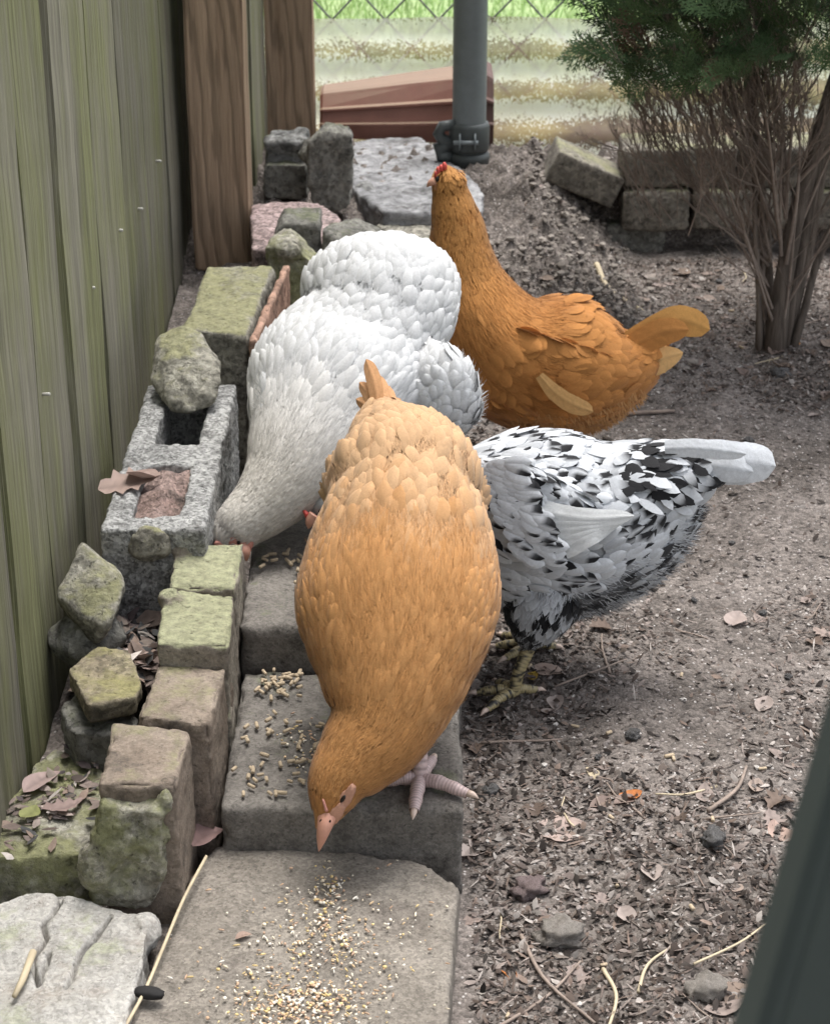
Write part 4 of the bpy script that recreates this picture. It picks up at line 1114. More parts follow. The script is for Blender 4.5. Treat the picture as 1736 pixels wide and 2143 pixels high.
# ---------------- the white hen
def hen_white():
    rows = [(457, 1146, 2.035, 16, 14, 14), (463, 1138, 2.038, 34, 30, 30), (478, 1122, 2.045, 46, 40, 40), (506, 1094, 2.05, 57, 50, 52), (546, 1060, 2.06, 70, 60, 64), (592, 1008, 2.078, 92, 78, 86), (628, 945, 2.105, 118, 98, 110), (662, 880, 2.145, 150, 122, 140),
            (692, 818, 2.185, 178, 140, 165), (735, 752, 2.23, 176, 138, 165), (768, 702, 2.256, 156, 134, 150), (788, 655, 2.282, 162, 142, 130), (797, 608, 2.31, 162, 138, 115), (800, 566, 2.34, 136, 102, 92), (800, 540, 2.362, 80, 58, 60)]
    root = empty('hen', PZ(760, 1010, .135), 'fluffy white hen with its rump raised and head down', 'hen')
    S = Surf(cpts(rows), (0, -.5, 1), .6, M=110, Nr=64)
    wh = np.array([.61, .615, .62]); cream = np.array([.74, .70, .64])  # neck cream lightened beyond its own tone to offset weaker skylight there
    def cf(u, n):
        k = (1 - sstep(.16, .52, u))[:, None]
        return (wh * (1 - k) + cream * k) * rng.uniform(.90, 1.05, (n, 1))
    skin_color_mesh(S, 'body', root, lambda v, u: np.where((u < .35)[:, None], cream * .95, wh * .95))
    pm = Plume()
    p, n, t, u, ph = S.sample(1150, lambda u, ph: (u > .52) & (u < .995))
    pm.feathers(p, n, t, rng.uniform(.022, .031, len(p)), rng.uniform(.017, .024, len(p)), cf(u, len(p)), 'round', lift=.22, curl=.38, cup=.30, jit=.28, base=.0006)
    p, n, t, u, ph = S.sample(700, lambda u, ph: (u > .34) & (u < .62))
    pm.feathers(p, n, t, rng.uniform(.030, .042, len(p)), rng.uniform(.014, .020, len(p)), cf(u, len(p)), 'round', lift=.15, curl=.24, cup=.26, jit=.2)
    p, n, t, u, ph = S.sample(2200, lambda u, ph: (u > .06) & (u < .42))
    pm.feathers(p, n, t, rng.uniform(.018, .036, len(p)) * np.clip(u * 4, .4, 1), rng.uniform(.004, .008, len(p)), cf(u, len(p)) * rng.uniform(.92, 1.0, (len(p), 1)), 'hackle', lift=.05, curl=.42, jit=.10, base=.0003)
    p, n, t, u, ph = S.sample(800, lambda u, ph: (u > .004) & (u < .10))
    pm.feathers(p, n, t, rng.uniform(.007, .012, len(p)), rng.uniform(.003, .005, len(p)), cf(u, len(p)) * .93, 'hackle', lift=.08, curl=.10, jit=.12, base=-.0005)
    p, n, t, u, ph = S.sample(26000, lambda u, ph: (u > .03) & (u < .56))
    pm.strands(p, n, t, rng.uniform(.010, .026, len(p)) * np.clip(u * 4, .4, 1), cf(u, len(p)) * rng.uniform(.84, 1.1, (len(p), 1)), w=.0004, lift=.06, jit=.14, droop=.22)
    p, n, t, u, ph = S.sample(16000, lambda u, ph: (u > .5))
    pm.strands(p, n, t, rng.uniform(.008, .018, len(p)), cf(u, len(p)) * rng.uniform(.95, 1.08, (len(p), 1)), w=.00036, lift=.12, jit=.3, droop=.14)
    pm.build('plumage', root, 'white feathers, cushioned on the rump and silky on the neck')
    # wings
    for nm, rw, D0 in (('r', [(900, 925, 2.205, 16, 30, 34), (918, 880, 2.185, 34, 66, 64), (922, 825, 2.175, 40, 80, 74), (912, 775, 2.185, 34, 62, 60), (900, 735, 2.20, 12, 24, 22)], (1, -.2, .2)),
                       ('l', [(630, 985, 2.09, 20, 36, 40), (612, 900, 2.12, 36, 66, 62), (622, 810, 2.16, 40, 74, 70), (648, 735, 2.21, 32, 58, 56), (672, 678, 2.25, 10, 24, 20)], (-1, -.3, .3))):
        w = Surf(cpts(rw), D0, .5, M=34, Nr=30)
        wo = skin_color_mesh(w, 'wing', root, lambda v, u: np.tile(wh * .9, (len(v), 1)))
        wp = Plume()
        p, n, t, u, ph = w.sample(240, lambda u, ph: u < .98)
        wp.feathers(p, n, t, rng.uniform(.024, .034, len(p)), rng.uniform(.014, .02, len(p)), wh[None] * rng.uniform(1.02, 1.12, (len(p), 1)), 'round', lift=.2, curl=.3, cup=.3, jit=.22)  # wing white brightened in the colour to offset its shading
        p, n, t, u, ph = w.sample(1200)
        oo = nz_(t * .8 + np.array([.8 if nm == 'r' else -.8, 0, .25]))
        wp.strands(p, n, nz_(oo - n * (oo * n).sum(-1, keepdims=True)), rng.uniform(.010, .020, len(p)), wh[None] * rng.uniform(.96, 1.05, (len(p), 1)), w=.0005, lift=.16, jit=.25)
        e = w.sample(260, lambda u, ph: (np.cos(ph) > .75) & (u > .3))
        wp.strands(e[0], e[1], nz_(e[2] + e[1] * .8), rng.uniform(.009, .018, 260), wh[None] * np.full((260, 1), 1.1), w=.0005, lift=.45, jit=.35)
        wp.build('covert_feathers', wo)
    # fluff sticking up on the rump top
    bv = bvh_of([S])
    beak(root, [PY(500, 1140, 2.030), PY(511, 1156, 2.022), PY(516, 1174, 2.024)], [.010, .008, .001])
    c, n = hit(bv, 503, 1140, -.002); blob('face_skin', root, c, [Vector((.014, 0, -.004)), Vector((.003, 0, .010)), n * .005], 'skin', amp=.15)
    c, n = hit(bv, 500, 1134, .001); blob('eye', root, c, [Vector((.0022, 0, 0)), Vector((0, 0, .0022)), n * .0015], 'eye')
    c, n = hit(bv, 462, 1142, .0); blob('comb', root, c, [Vector((.007, 0, -.004)), Vector((.002, 0, .004)), n * .002], 'skin', amp=.2)
    for x in (735, 800):
        ft = PZ(x, 985, .142)
        leg(root, [PY(x, 850, 2.25), PY(x, 920, 2.26), ft + Vector((0, .006, .02)), ft], [.02, .010, .0065, .007], [ft + Vector((-.01, -.045, -.003)), ft + Vector((.03, -.03, -.003)), ft + Vector((-.038, -.022, -.003)), ft + Vector((.005, .025, -.003))], 'leg_pink')
hen_white()

# ---------------- the rear buff hen, standing in profile
def hen_rear():
    Y = 2.60
    rows = [(936, 347, Y + .034, 12, 12, 12), (934, 356, Y + .034, 25, 26, 24), (936, 372, Y + .035, 34, 36, 33), (940, 394, Y + .036, 37, 38, 37), (947, 428, Y + .034, 46, 45, 46), (956, 470, Y + .03, 56, 56, 56), (962, 525, Y + .024, 68, 66, 70), (978, 590, Y + .018, 88, 78, 92),
            (1012, 655, Y + .008, 118, 92, 130), (1062, 715, Y, 140, 112, 158), (1125, 748, Y, 146, 134, 158), (1195, 762, Y, 138, 140, 150), (1258, 764, Y, 116, 118, 128), (1310, 758, Y, 84, 82, 90), (1350, 745, Y, 48, 50, 54), (1378, 735, Y, 22, 26, 28)]
    root = empty('hen', Vector((.2, Y, 0)), 'rusty golden hen standing upright in profile, looking away', 'hen')
    S = Surf(cpts(rows), (0, 0, 1), .65, M=110, Nr=60)
    rust = np.array([.485, .212, .060]); gold = np.array([.51, .245, .076])
    def cf(u, n):
        k = sstep(.15, .55, u)[:, None]
        return (gold * (1 - k) + rust * k) * rng.uniform(.84, 1.12, (n, 1))
    skin_color_mesh(S, 'body', root, lambda v, u: np.tile(rust * .75, (len(v), 1)))
    pm = Plume()
    p, n, t, u, ph = S.sample(700, lambda u, ph: (u > .50) & (u < .985))
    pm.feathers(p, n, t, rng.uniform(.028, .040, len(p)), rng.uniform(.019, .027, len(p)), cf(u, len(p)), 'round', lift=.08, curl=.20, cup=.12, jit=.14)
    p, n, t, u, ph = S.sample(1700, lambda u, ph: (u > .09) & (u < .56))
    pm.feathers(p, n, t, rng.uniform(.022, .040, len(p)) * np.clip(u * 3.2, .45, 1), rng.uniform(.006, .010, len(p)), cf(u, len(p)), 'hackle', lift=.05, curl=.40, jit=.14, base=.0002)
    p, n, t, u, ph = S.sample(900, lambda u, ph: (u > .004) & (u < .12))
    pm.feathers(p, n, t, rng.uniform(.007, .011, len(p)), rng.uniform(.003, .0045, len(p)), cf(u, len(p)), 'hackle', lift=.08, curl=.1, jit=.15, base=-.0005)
    p, n, t, u, ph = S.sample(22000, lambda u, ph: (u > .06) & (u < .62))
    pm.strands(p, n, t, rng.uniform(.010, .024, len(p)) * np.clip(u * 3, .4, 1), cf(u, len(p)) * rng.uniform(.93, 1.1, (len(p), 1)), w=.0004, lift=.05, jit=.12, droop=.2)
    p, n, t, u, ph = S.sample(13000, lambda u, ph: (u > .55))
    pm.strands(p, n, t, rng.uniform(.008, .018, len(p)), cf(u, len(p)), w=.00036, lift=.08, jit=.2, droop=.12)
    # pale fluff under the tail and at the thigh
    p, n, t, u, ph = S.sample(2500, lambda u, ph: (u > .62) & (u < .93) & (np.cos(ph) < -.35))
    pm.strands(p, n, nz_(t * .3 + np.array([.2, -.1, -1.0])), rng.uniform(.007, .014, len(p)), np.array([.50, .27, .11])[None] * rng.uniform(.8, 1.1, (len(p), 1)), w=.0006, lift=.2, jit=.3)
    pm.build('plumage', root, 'rust gold feathers lying smooth on back and neck')
    # wing on the visible side
    yw = Y - .082
    w = Surf(cpts([(1015, 700, yw + .03, 8, 30, 45), (1065, 745, yw + .008, 16, 66, 80), (1130, 780, yw + .004, 18, 82, 90), (1200, 795, yw + .008, 17, 74, 78), (1262, 796, yw + .022, 12, 54, 54), (1315, 780, yw + .042, 5, 24, 22)]), (0, 0, 1), .5, M=40, Nr=36)
    wo = skin_color_mesh(w, 'wing', root, lambda v, u: np.tile(rust * .75, (len(v), 1)))
    wp = Plume(); p, n, t, u, ph = w.sample(420, lambda u, ph: u < .96)
    wp.feathers(p, n, nz_(t + np.array([0, 0, -.15])), rng.uniform(.03, .042, len(p)), rng.uniform(.019, .026, len(p)), rust[None] * rng.uniform(.9, 1.08, (len(p), 1)), 'round', lift=.09, curl=.15, cup=.15, jit=.14)
    wp.build('covert_feathers', wo)
    o = big_feather('flight_feather', wo, [PY(1128, 786, yw - .036), PY(1160, 822, yw - .037), PY(1200, 848, yw - .032), PY(1240, 862, yw - .02)], [.006, .011, .0125, .009], (.56, .33, .13), up=(0, -1, .1), label='pale flight feather crossing the wing')
    # tail
    for pts, hw, c in ([[(1290, 722, Y - .01), (1350, 696, Y - .012), (1420, 672, Y - .012), (1484, 690, Y - .008)], [14, 26, 34, 26], (.60, .32, .10)],
                       [[(1290, 730, Y + .01), (1345, 700, Y + .012), (1410, 676, Y + .012), (1466, 680, Y + .012)], [14, 24, 30, 24], (.52, .26, .08)],
                       [[(1290, 745, Y - .02), (1340, 718, Y - .022), (1395, 694, Y - .024), (1440, 690, Y - .022)], [14, 28, 30, 20], (.48, .22, .065)],
                       [[(1285, 790, Y - .012), (1340, 772, Y - .016), (1385, 752, Y - .016), (1428, 738, Y - .014)], [18, 28, 30, 14], (.74, .46, .20)],
                       [[(1285, 800, Y + .01), (1335, 780, Y + .012), (1375, 762, Y + .012), (1412, 748, Y + .012)], [18, 26, 26, 14], (.70, .42, .17)],
                       [[(1270, 820, Y - .02), (1315, 812, Y - .03), (1350, 800, Y - .03)], [16, 22, 12], (.55, .28, .09)]):
        P = [PY(*q) for q in pts]
        big_feather('tail_feather', root, P, [mlen(h, P[1]) for h in hw], c, up=(0, -1, .12), cup=.10)
    bv = bvh_of([S])
    beak(root, [PY(916, 378, Y + .028), PY(906, 380, Y + .024), PY(899, 384, Y + .024), PY(893, 391, Y + .026)], [.0062, .0058, .0042, .0008], 'skin2')
    c, n = hit(bv, 916, 375, .0005); blob('eye', root, c, [Vector((.0026, 0, 0)), Vector((0, 0, .0042)), n * .0025], 'eye')
    c, n = hit(bv, 911, 392, -.002); blob('face_skin', root, c, [Vector((.003, 0, 0)), Vector((0, 0, .006)), n * .0012], 'skin2', amp=.2)
    cm = MB()
    for k, (px, py) in enumerate([(907, 364), (911, 357), (917, 351), (924, 348)]):
        c = PY(px + 6, py - 3, Y + .024); cm.add(*tube([c - Vector((0, 0, .006)), c, c + Vector((-.001, 0, .002 + .0015 * (k % 2)))], [.0036, .0032, .0016], 7))
    obj('comb', cm.v, cm.f, M['comb'], root)
    for x, yy in ((1120, Y - .05), (1200, Y + .05)):
        ft = PY(x, 900, yy); ft.z = .008
        leg(root, [PY(x + 30, 800, yy), PY(x + 40, 880, yy), ft + Vector((.004, 0, .025)), ft], [.025, .012, .0065, .007], [ft + Vector((-.045, 0, -.004)), ft + Vector((-.035, -.028, -.004)), ft + Vector((-.035, .028, -.004)), ft + Vector((.025, 0, -.004))], 'leg_pink')
hen_rear()

# ---------------- the speckled hen
def hen_speckled():
    Y = 2.03
    rows = [(655, 1076, Y + .03, 14, 12, 14), (666, 1066, Y + .03, 30, 26, 28), (690, 1052, Y + .03, 40, 36, 38), (740, 1042, Y + .025, 52, 48, 54), (810, 1040, Y + .02, 72, 66, 80), (890, 1052, Y + .01, 108, 96, 118),
            (970, 1070, Y, 146, 140, 160), (1050, 1082, Y, 172, 180, 190), (1130, 1090, Y, 182, 192, 205), (1210, 1085, Y, 176, 184, 206), (1285, 1066, Y, 150, 160, 185), (1350, 1036, Y, 116, 128, 150), (1410, 1004, Y, 82, 88, 104), (1460, 984, Y, 52, 55, 62), (1500, 974, Y, 26, 30, 34)]
    root = empty('hen', PZ(1072, 1448, 0), 'white hen speckled with black, tail towards the open dirt', 'hen')
    S = Surf(cpts(rows), (0, 0, 1), .6, M=110, Nr=64)
    wh = np.array([.59, .61, .64]); bk = np.array([.012, .012, .014]); gr = np.array([.40, .41, .42])
    def cf(p, u, ph, n):
        low = sstep(-.1, -.75, np.cos(ph))
        blot = sstep(.10, .26, fbm(p * 34 + 3, 2)) * (.25 + .75 * low)
        base = wh[None] * (1 - .10 * low[:, None]) * rng.uniform(.88, 1.05, (n, 1))
        return base * (1 - blot[:, None]) + bk[None] * blot[:, None]
    skin_color_mesh(S, 'body', root, lambda v, u: np.tile(gr * .8, (len(v), 1)))
    pm = Plume()
    p, n, t, u, ph = S.sample(1700, lambda u, ph: (u > .30) & (u < .985))
    low = np.cos(ph) < -.15
    nb_ = sstep(-.15, .35, fbm(p * 20 + 40, 2))
    has = (rng.uniform(size=len(p)) < (.20 + .62 * nb_)).astype(float)
    pm.feathers(p, n, t, rng.uniform(.024, .036, len(p)), rng.uniform(.015, .022, len(p)), cf(p, u, ph, len(p)), 'round', lift=.17, curl=.24, cup=.24, jit=.2, tip=(has, bk), tip0=.52, side=rng.choice([-1, 1, 0], len(p)))
    p, n, t, u, ph = S.sample(700, lambda u, ph: (u > .05) & (u < .36))
    pm.feathers(p, n, t, rng.uniform(.014, .03, len(p)), rng.uniform(.005, .009, len(p)), cf(p, u, ph, len(p)), 'hackle', lift=.08, curl=.1, jit=.12, tip=((rng.uniform(size=len(p)) < .4).astype(float), bk), base=-.0006)
    # loose grey fluff on the belly
    p, n, t, u, ph = S.sample(5000, lambda u, ph: (u > .38) & (u < .93) & (np.cos(ph) < -.25))
    pm.strands(p, n, nz_(t * .8 + np.array([.1, 0, -.7])), rng.uniform(.010, .020, len(p)), cf(p, u, ph, len(p)) * rng.uniform(.9, 1.05, (len(p), 1)), w=.0006, lift=.10, jit=.3)
    # thigh
    T_ = Surf(cpts([(1150, 1180, Y - .03, 70, 70, 70), (1140, 1240, Y - .05, 92, 86, 92), (1124, 1288, Y - .055, 76, 70, 76), (1112, 1322, Y - .055, 46, 44, 46), (1106, 1345, Y - .053, 22, 20, 22)]), (1, 0, 0), .5, M=30, Nr=34)
    p, n, t, u, ph = T_.sample(330)
    pm.feathers(p, n, t, rng.uniform(.015, .022, len(p)), rng.uniform(.010, .015, len(p)), cf(p, u, np.full(len(p), 2.6), len(p)) * .85, 'hackle', lift=.04, curl=.06, jit=.2)
    p, n, t, u, ph = T_.sample(3500)
    pm.strands(p, n, t, rng.uniform(.008, .015, len(p)), cf(p, u, np.full(len(p), 2.6), len(p)) * .85, w=.0006, lift=.10, jit=.25)
    pm.build('plumage', root, 'white feathers with black spots and grey belly fluff')
    skin_color_mesh(T_, 'thigh', root, lambda v, u: np.tile(gr * .8, (len(v), 1)))
    # wing
    yw = Y - .090
    w = Surf(cpts([(962, 1000, yw + .03, 12, 46, 50), (1010, 1035, yw + .008, 26, 84, 88), (1080, 1070, yw, 28, 98, 100), (1160, 1095, yw + .004, 24, 84, 80), (1240, 1100, yw + .02, 16, 58, 48), (1300, 1090, yw + .036, 6, 26, 20)]), (0, 0, 1), .5, M=40, Nr=36)
    wo = skin_color_mesh(w, 'wing', root, lambda v, u: np.tile(wh * .85, (len(v), 1)))
    wp = Plume(); p, n, t, u, ph = w.sample(430, lambda u, ph: u < .80)
    has = (rng.uniform(size=len(p)) < .40 * (1 - .7 * sstep(.45, .75, u))).astype(float)
    wp.feathers(p, n, nz_(t + np.array([0, 0, -.1])), rng.uniform(.026, .036, len(p)), rng.uniform(.015, .021, len(p)), wh[None] * rng.uniform(.9, 1.05, (len(p), 1)), 'round', lift=.15, curl=.2, cup=.22, jit=.2, tip=(has, bk), tip0=.52, side=rng.choice([-1, 1, 0], len(p)))
    wp.build('covert_feathers', wo)
    for k in range(5):
        P = [PY(1020 + 24 * k, 1040 + 26 * k, yw - .010), PY(1120 + 14 * k, 1068 + 20 * k, yw - .0165 - .0012 * k), PY(1225 + 1 * k, 1086 + 9 * k, yw - .014 - .0012 * k), PY(1326 - 10 * k, 1080 + 4 * k, yw + .008)]
        big_feather('flight_feather', wo, P, [mlen(h, P[1]) for h in (14, 24, 23, 14)], wh * np.array([1.0, .985, .94]), up=(0, -1, .35), cup=.14)
    wq = Plume(); m = 150
    q = np.array([tuple(PY(*(lambda f, g: (985 + 90 * f + 70 * g, 975 + 200 * f - 10 * g, yw - .034 + .012 * abs(f - .6)))(rng.uniform(), rng.uniform()))) for _ in range(m)])
    has = (rng.uniform(size=m) < .5).astype(float)
    wq.feathers(q, np.tile(nz_(np.array([0, -1, .25])), (m, 1)), np.tile(nz_(np.array([1, .1, -.22])), (m, 1)), rng.uniform(.024, .034, m), rng.uniform(.013, .018, m), wh[None] * rng.uniform(.92, 1.05, (m, 1)), 'round', lift=.15, curl=.22, cup=.22, jit=.22, tip=(has, bk), tip0=.55, side=rng.choice([-1, 1, 0], m))
    wq.build('shoulder_feathers', wo)
    for pts, hw, c in ([[(1410, 950, Y - .006), (1480, 952, Y - .010), (1550, 966, Y - .012), (1622, 976, Y - .008)], [20, 32, 42, 40], wh * 1.06],
                       [[(1410, 968, Y - .016), (1480, 974, Y - .020), (1530, 980, Y - .020), (1575, 988, Y - .014)], [20, 28, 32, 26], wh * 1.0],
                       [[(1410, 980, Y + .008), (1480, 984, Y + .010), (1540, 990, Y + .010), (1585, 998, Y + .010)], [18, 28, 28, 20], wh * .95],
                       [[(1390, 940, Y - .022), (1440, 938, Y - .026), (1500, 942, Y - .026), (1560, 950, Y - .022)], [18, 20, 20, 14], wh]):
        P = [PY(*q) for q in pts]
        big_feather('tail_feather', root, P, [mlen(h, P[1]) for h in hw], c, up=(0, -1, .3), cup=.26)
    bv = bvh_of([S])
    # black patches under the tail and across the saddle
    bp = Plume(); q = []; nn_ = []; tt_ = []
    for px, py, r_, m in ((1405, 1035, 26, 14), (1465, 1005, 22, 8), (1325, 985, 44, 18), (1285, 1030, 34, 12), (1370, 975, 60, 40)):
        for _ in range(m):
            c, n = hit(bv, px + rng.normal(0, r_ * .6), py + rng.normal(0, r_ * .6), .0035)
            if c.y < 1.8 or c.y > 2.2: continue
            q.append(tuple(c)); nn_.append(tuple(n)); d_ = Vector((1, 0, -.15)); d_ = (d_ - n * d_.dot(n)).normalized(); tt_.append(tuple(d_))
    q, nn_, tt_ = np.array(q), np.array(nn_), np.array(tt_)
    bp.feathers(q, nn_, tt_, rng.uniform(.020, .034, len(q)), rng.uniform(.012, .020, len(q)), np.where((rng.uniform(size=len(q)) < .36)[:, None], np.array([[.016, .016, .018]]), wh[None] * .98), 'hackle', lift=.10, curl=.12, cup=.08, jit=.4, tip=((rng.uniform(size=len(q)) < .3).astype(float), bk))
    bp.build('black_feathers', root)
    beak(root, [PY(660, 1078, Y + .01), PY(650, 1092, Y + .008), PY(645, 1106, Y + .01)], [.009, .007, .001])
    blob('comb', root, PY(646, 1082, Y + .01), [Vector((.006, 0, -.008)), Vector((.002, 0, .003)), Vector((0, .003, 0))], 'comb', amp=.2)
    c, n = hit(bv, 672, 1070, .001); blob('eye', root, c, [Vector((.003, 0, 0)), Vector((0, 0, .003)), n * .002], 'eye')
    ft = PZ(1072, 1448, .010)
    leg(root, [PY(1118, 1310, Y - .055), PY(1106, 1352, Y - .053), ft + Vector((.008, .004, .028)), ft], [.014, .0085, .007, .0075], [PZ(998, 1452, .006), PZ(1018, 1488, .006), PZ(1122, 1446, .006), PZ(1040, 1430, .006)], 'leg_yellow', tr=.0058)
    f2 = ft + Vector((.03, .11, 0))
    leg(root, [PY(1150, 1290, Y + .05), f2 + Vector((.01, 0, .07)), f2 + Vector((.004, 0, .022)), f2], [.014, .0085, .007, .0075], [f2 + Vector((-.045, 0, -.004)), f2 + Vector((-.035, -.028, -.004)), f2 + Vector((-.035, .028, -.004)), f2 + Vector((.025, 0, -.004))], 'leg_yellow', tr=.0058)
hen_speckled()

# ------------------------------------------------------------------ litter, leaves, twigs, pebbles on the dirt
def zg(x, y): return gz_fine(np.atleast_1d(np.asarray(x, float)), np.atleast_1d(np.asarray(y, float)))
def blocked(x, y):
    """pavers, stones and walls that stand on the dirt"""
    b = (x < .055) & (y < 2.45)
    b |= (x < -.17) & (y < 3.2)
    b |= (x < .19) & (y > 3.2)
    b |= (x > .36) & (y > 3.57)
    b |= (y > 3.86)
    return b
def scatter(n, dens, x0=.03, x1=1.15, y0=1.25, y1=3.85):
    X = []; Y = []
    k = 0
    while k < n:
        x = rng.uniform(x0, x1, n); y = rng.uniform(y0, y1, n)
        keep = (np.abs(x) < .235 * y + .26) & ~blocked(x, y) & (rng.uniform(size=n) < dens(x, y))
        X.append(x[keep]); Y.append(y[keep]); k += keep.sum()
    return np.concatenate(X)[:n], np.concatenate(Y)[:n]
def dens(x, y):
    p = np.stack([x, y, x * 0], -1)
    d = .35 + .9 * fbm(p * 4.5 + 2, 3)
    d += .7 * (1 - sstep(.05, .22, x)) + .5 * (1 - sstep(1.5, 1.9, y)) + .5 * sstep(.55, .75, x)
    d -= .75 * sstep(2.1, 2.4, y) * (1 - sstep(2.75, 3.0, y)) * (x < .8)
    d -= .5 * sstep(3.0, 3.2, y) * (x < .36)
    d += .55 * sstep(2.65, 2.9, y) * sstep(.34, .42, x)
    return np.clip(d, .06, 1)
LC = np.array([[.22, .175, .155], [.13, .10, .085], [.30, .25, .225], [.07, .052, .043], [.17, .14, .12], [.22, .165, .135], [.04, .031, .027], [.40, .36, .33], [.10, .078, .066]])
def leafcol(n): return LC[rng.integers(0, len(LC), n)] * rng.uniform(.75, 1.2, (n, 1))
class Flakes(Plume):
    def build2(s, name, mat, **k):
        return obj(name, np.concatenate(s.V), np.concatenate(s.F), M[mat], colors=np.clip(np.concatenate(s.C), 0, 1), smooth=True, **k)
def flat_frames(n, tilt):
    nn = np.stack([rng.normal(0, tilt, n), rng.normal(0, tilt, n), np.ones(n)], -1); nn = nz_(nn)
    a = rng.uniform(0, 2 * np.pi, n); t = np.stack([np.cos(a), np.sin(a), np.zeros(n)], -1); t = nz_(t - nn * (t * nn).sum(-1, keepdims=True))
    return nn, t
fl = Flakes()
for n, l0, l1, asp, tilt in ((27000, .0025, .008, .55, .5), (5200, .007, .016, .42, .40), (5800, .008, .024, .09, .25)):
    x, y = scatter(n, dens); z = zg(x, y) + .001
    nn, t = flat_frames(n, tilt)
    L = rng.uniform(l0, l1, n)
    fl.feathers(np.stack([x, y, z], -1), nn, t, L, L * asp * rng.uniform(.6, 1.4, n), leafcol(n), 'flake', lift=.10, curl=.1, cup=rng.uniform(-.3, .3), jit=.1, base=.0003, ragged=.45)
def dens2(x, y): return np.clip(.9 * (1 - sstep(.10, .30, x)) + .9 * (1 - sstep(1.55, 1.95, y)) + .25 * fbm(np.stack([x, y, x * 0], -1) * 5, 2), .02, 1)
n = 9000; x, y = scatter(n, dens2); nn, t = flat_frames(n, .5); L = rng.uniform(.004, .014, n)
fl.feathers(np.stack([x, y, zg(x, y) + .001], -1), nn, t, L, L * .5, leafcol(n) * rng.uniform(.25, .9, (n, 1)), 'flake', lift=.1, curl=.1, cup=.15, jit=.1, ragged=.45)
# pocket of leaves between the stones by the fence
n = 420
pp = np.array([tuple(PZ(rng.uniform(185, 350), rng.uniform(1230, 1450), .100 + rng.uniform(0, .022))) for _ in range(n)])
nn, t = flat_frames(n, .45)
L = rng.uniform(.014, .036, n); fl.feathers(pp, nn, t, L, L * .55, np.clip(leafcol(n), .07, 1) * 1.35, 'flake', ragged=.4, lift=.15, curl=.1, cup=.15, jit=.1)
n = 110
pp = np.array([tuple(PZ(40 + 150 * f_ + rng.normal(0, 22), 1735 - 120 * f_ + rng.normal(0, 26), .083)) for f_ in rng.uniform(0, 1, n)])
nn, t = flat_frames(n, .25); L = rng.uniform(.006, .022, n); fl.feathers(pp, nn, t, L, L * .45, np.clip(leafcol(n), .06, 1) * 1.2, 'flake', ragged=.4, lift=.08, curl=.1, cup=.1, jit=.1)
o = fl.build2('leaf_litter', 'litter', origin=(0, 2, 0)); tag(o, 'fine crumbled leaf litter strewn over the dirt', 'leaf litter', kind='stuff')
# soil under the pocket, raised bed along the fence
v_, f_ = grid(-.384, -.215, 1.50, 3.3, .012, lambda X, Y: -.02 + .065 * sstep(1.62, 1.76, Y) + .02 * sstep(-.36, -.30, X) + .05 * sstep(2.7, 3.0, Y) + fbm(np.stack([X, Y, X * 0], -1).reshape(-1, 3) * 25, 3).reshape(X.shape) * .008)
o = obj('bed_soil', v_, f_, M['dirt'], origin=(0, 2, 0)); tag(o, 'raised dirt between the stones and the fence', 'ground', kind='structure')

# grit and crumbs of stone
def rock_template(seed, sub=1):
    bm = bmesh.new(); bmesh.ops.create_icosphere(bm, subdivisions=sub, radius=1)
    v = np.array([tuple(a.co) for a in bm.verts]); f = np.array([[a.index for a in g.verts] for g in bm.faces]); bm.free()
    return v * (1 + .62 * fbm(v * 1.7 + seed * 5.3, 2)[:, None]) * np.array([1, .8, .62]), f
def rocks(n, x, y, r0, r1, cols):
    V = []; Fc = []; C = []; k = 0
    z = zg(x, y)
    for s in range(6):
        tv, tf = rock_template(s); idx = np.arange(s, n, 6); m = len(idx)
        a = rng.uniform(0, 6.28, m); r = r0 + (r1 - r0) * rng.uniform(0, 1, m) ** 2.5
        ca, sa = np.cos(a)[:, None], np.sin(a)[:, None]
        vx = (tv[None, :, 0] * ca - tv[None, :, 1] * sa) * r[:, None] + x[idx, None]; vy = (tv[None, :, 0] * sa + tv[None, :, 1] * ca) * r[:, None] + y[idx, None]
        vz = tv[None, :, 2] * r[:, None] + (z[idx] + r * .25)[:, None]
        V.append(np.stack([vx, vy, vz], -1).reshape(-1, 3)); Fc.append((tf[None] + (np.arange(m) * len(tv))[:, None, None] + k).reshape(-1, 3)); C.append(np.repeat(cols[idx], len(tv), 0)); k += m * len(tv)
    return np.concatenate(V), np.concatenate(Fc), np.concatenate(C)
n = 7000; x, y = scatter(n, lambda x, y: np.clip(.5 + .5 * fbm(np.stack([x, y, x * 0], -1) * 3, 2), .15, 1))
cols = np.array([.24, .21, .195]) * rng.uniform(.4, 1.5, (n, 1)); w_ = rng.uniform(size=n) < .12; cols[w_] = np.array([.50, .47, .44]) * rng.uniform(.8, 1.2, (w_.sum(), 1))
v_, f_, c_ = rocks(n, x, y, .0008, .0042, cols)
o = obj('grit', v_, f_, M['gravel'], colors=c_, smooth=False, origin=(0, 2, 0)); tag(o, 'coarse sand and grit over the trodden dirt', 'grit', kind='stuff')
n = 2600; x = rng.uniform(.12, .46, n * 3); y = 2.95 + rng.uniform(0, 1, n * 3) * .85
kp = (x < .38 + .05 * rng.normal(size=n * 3)) & ((x > .2) | (y < 3.35)); x, y = x[kp][:n], y[kp][:n]; n = len(x)
v_, f_, c_ = rocks(n, x, y, .002, .0095, np.array([.23, .205, .182]) * rng.uniform(.65, 1.25, (n, 1)))
o = obj('rubble', v_, f_, M['gravel'], colors=c_, smooth=False, origin=(0, 3, 0)); tag(o, 'grey broken rubble heaped below the steel pole', 'rubble', kind='stuff')

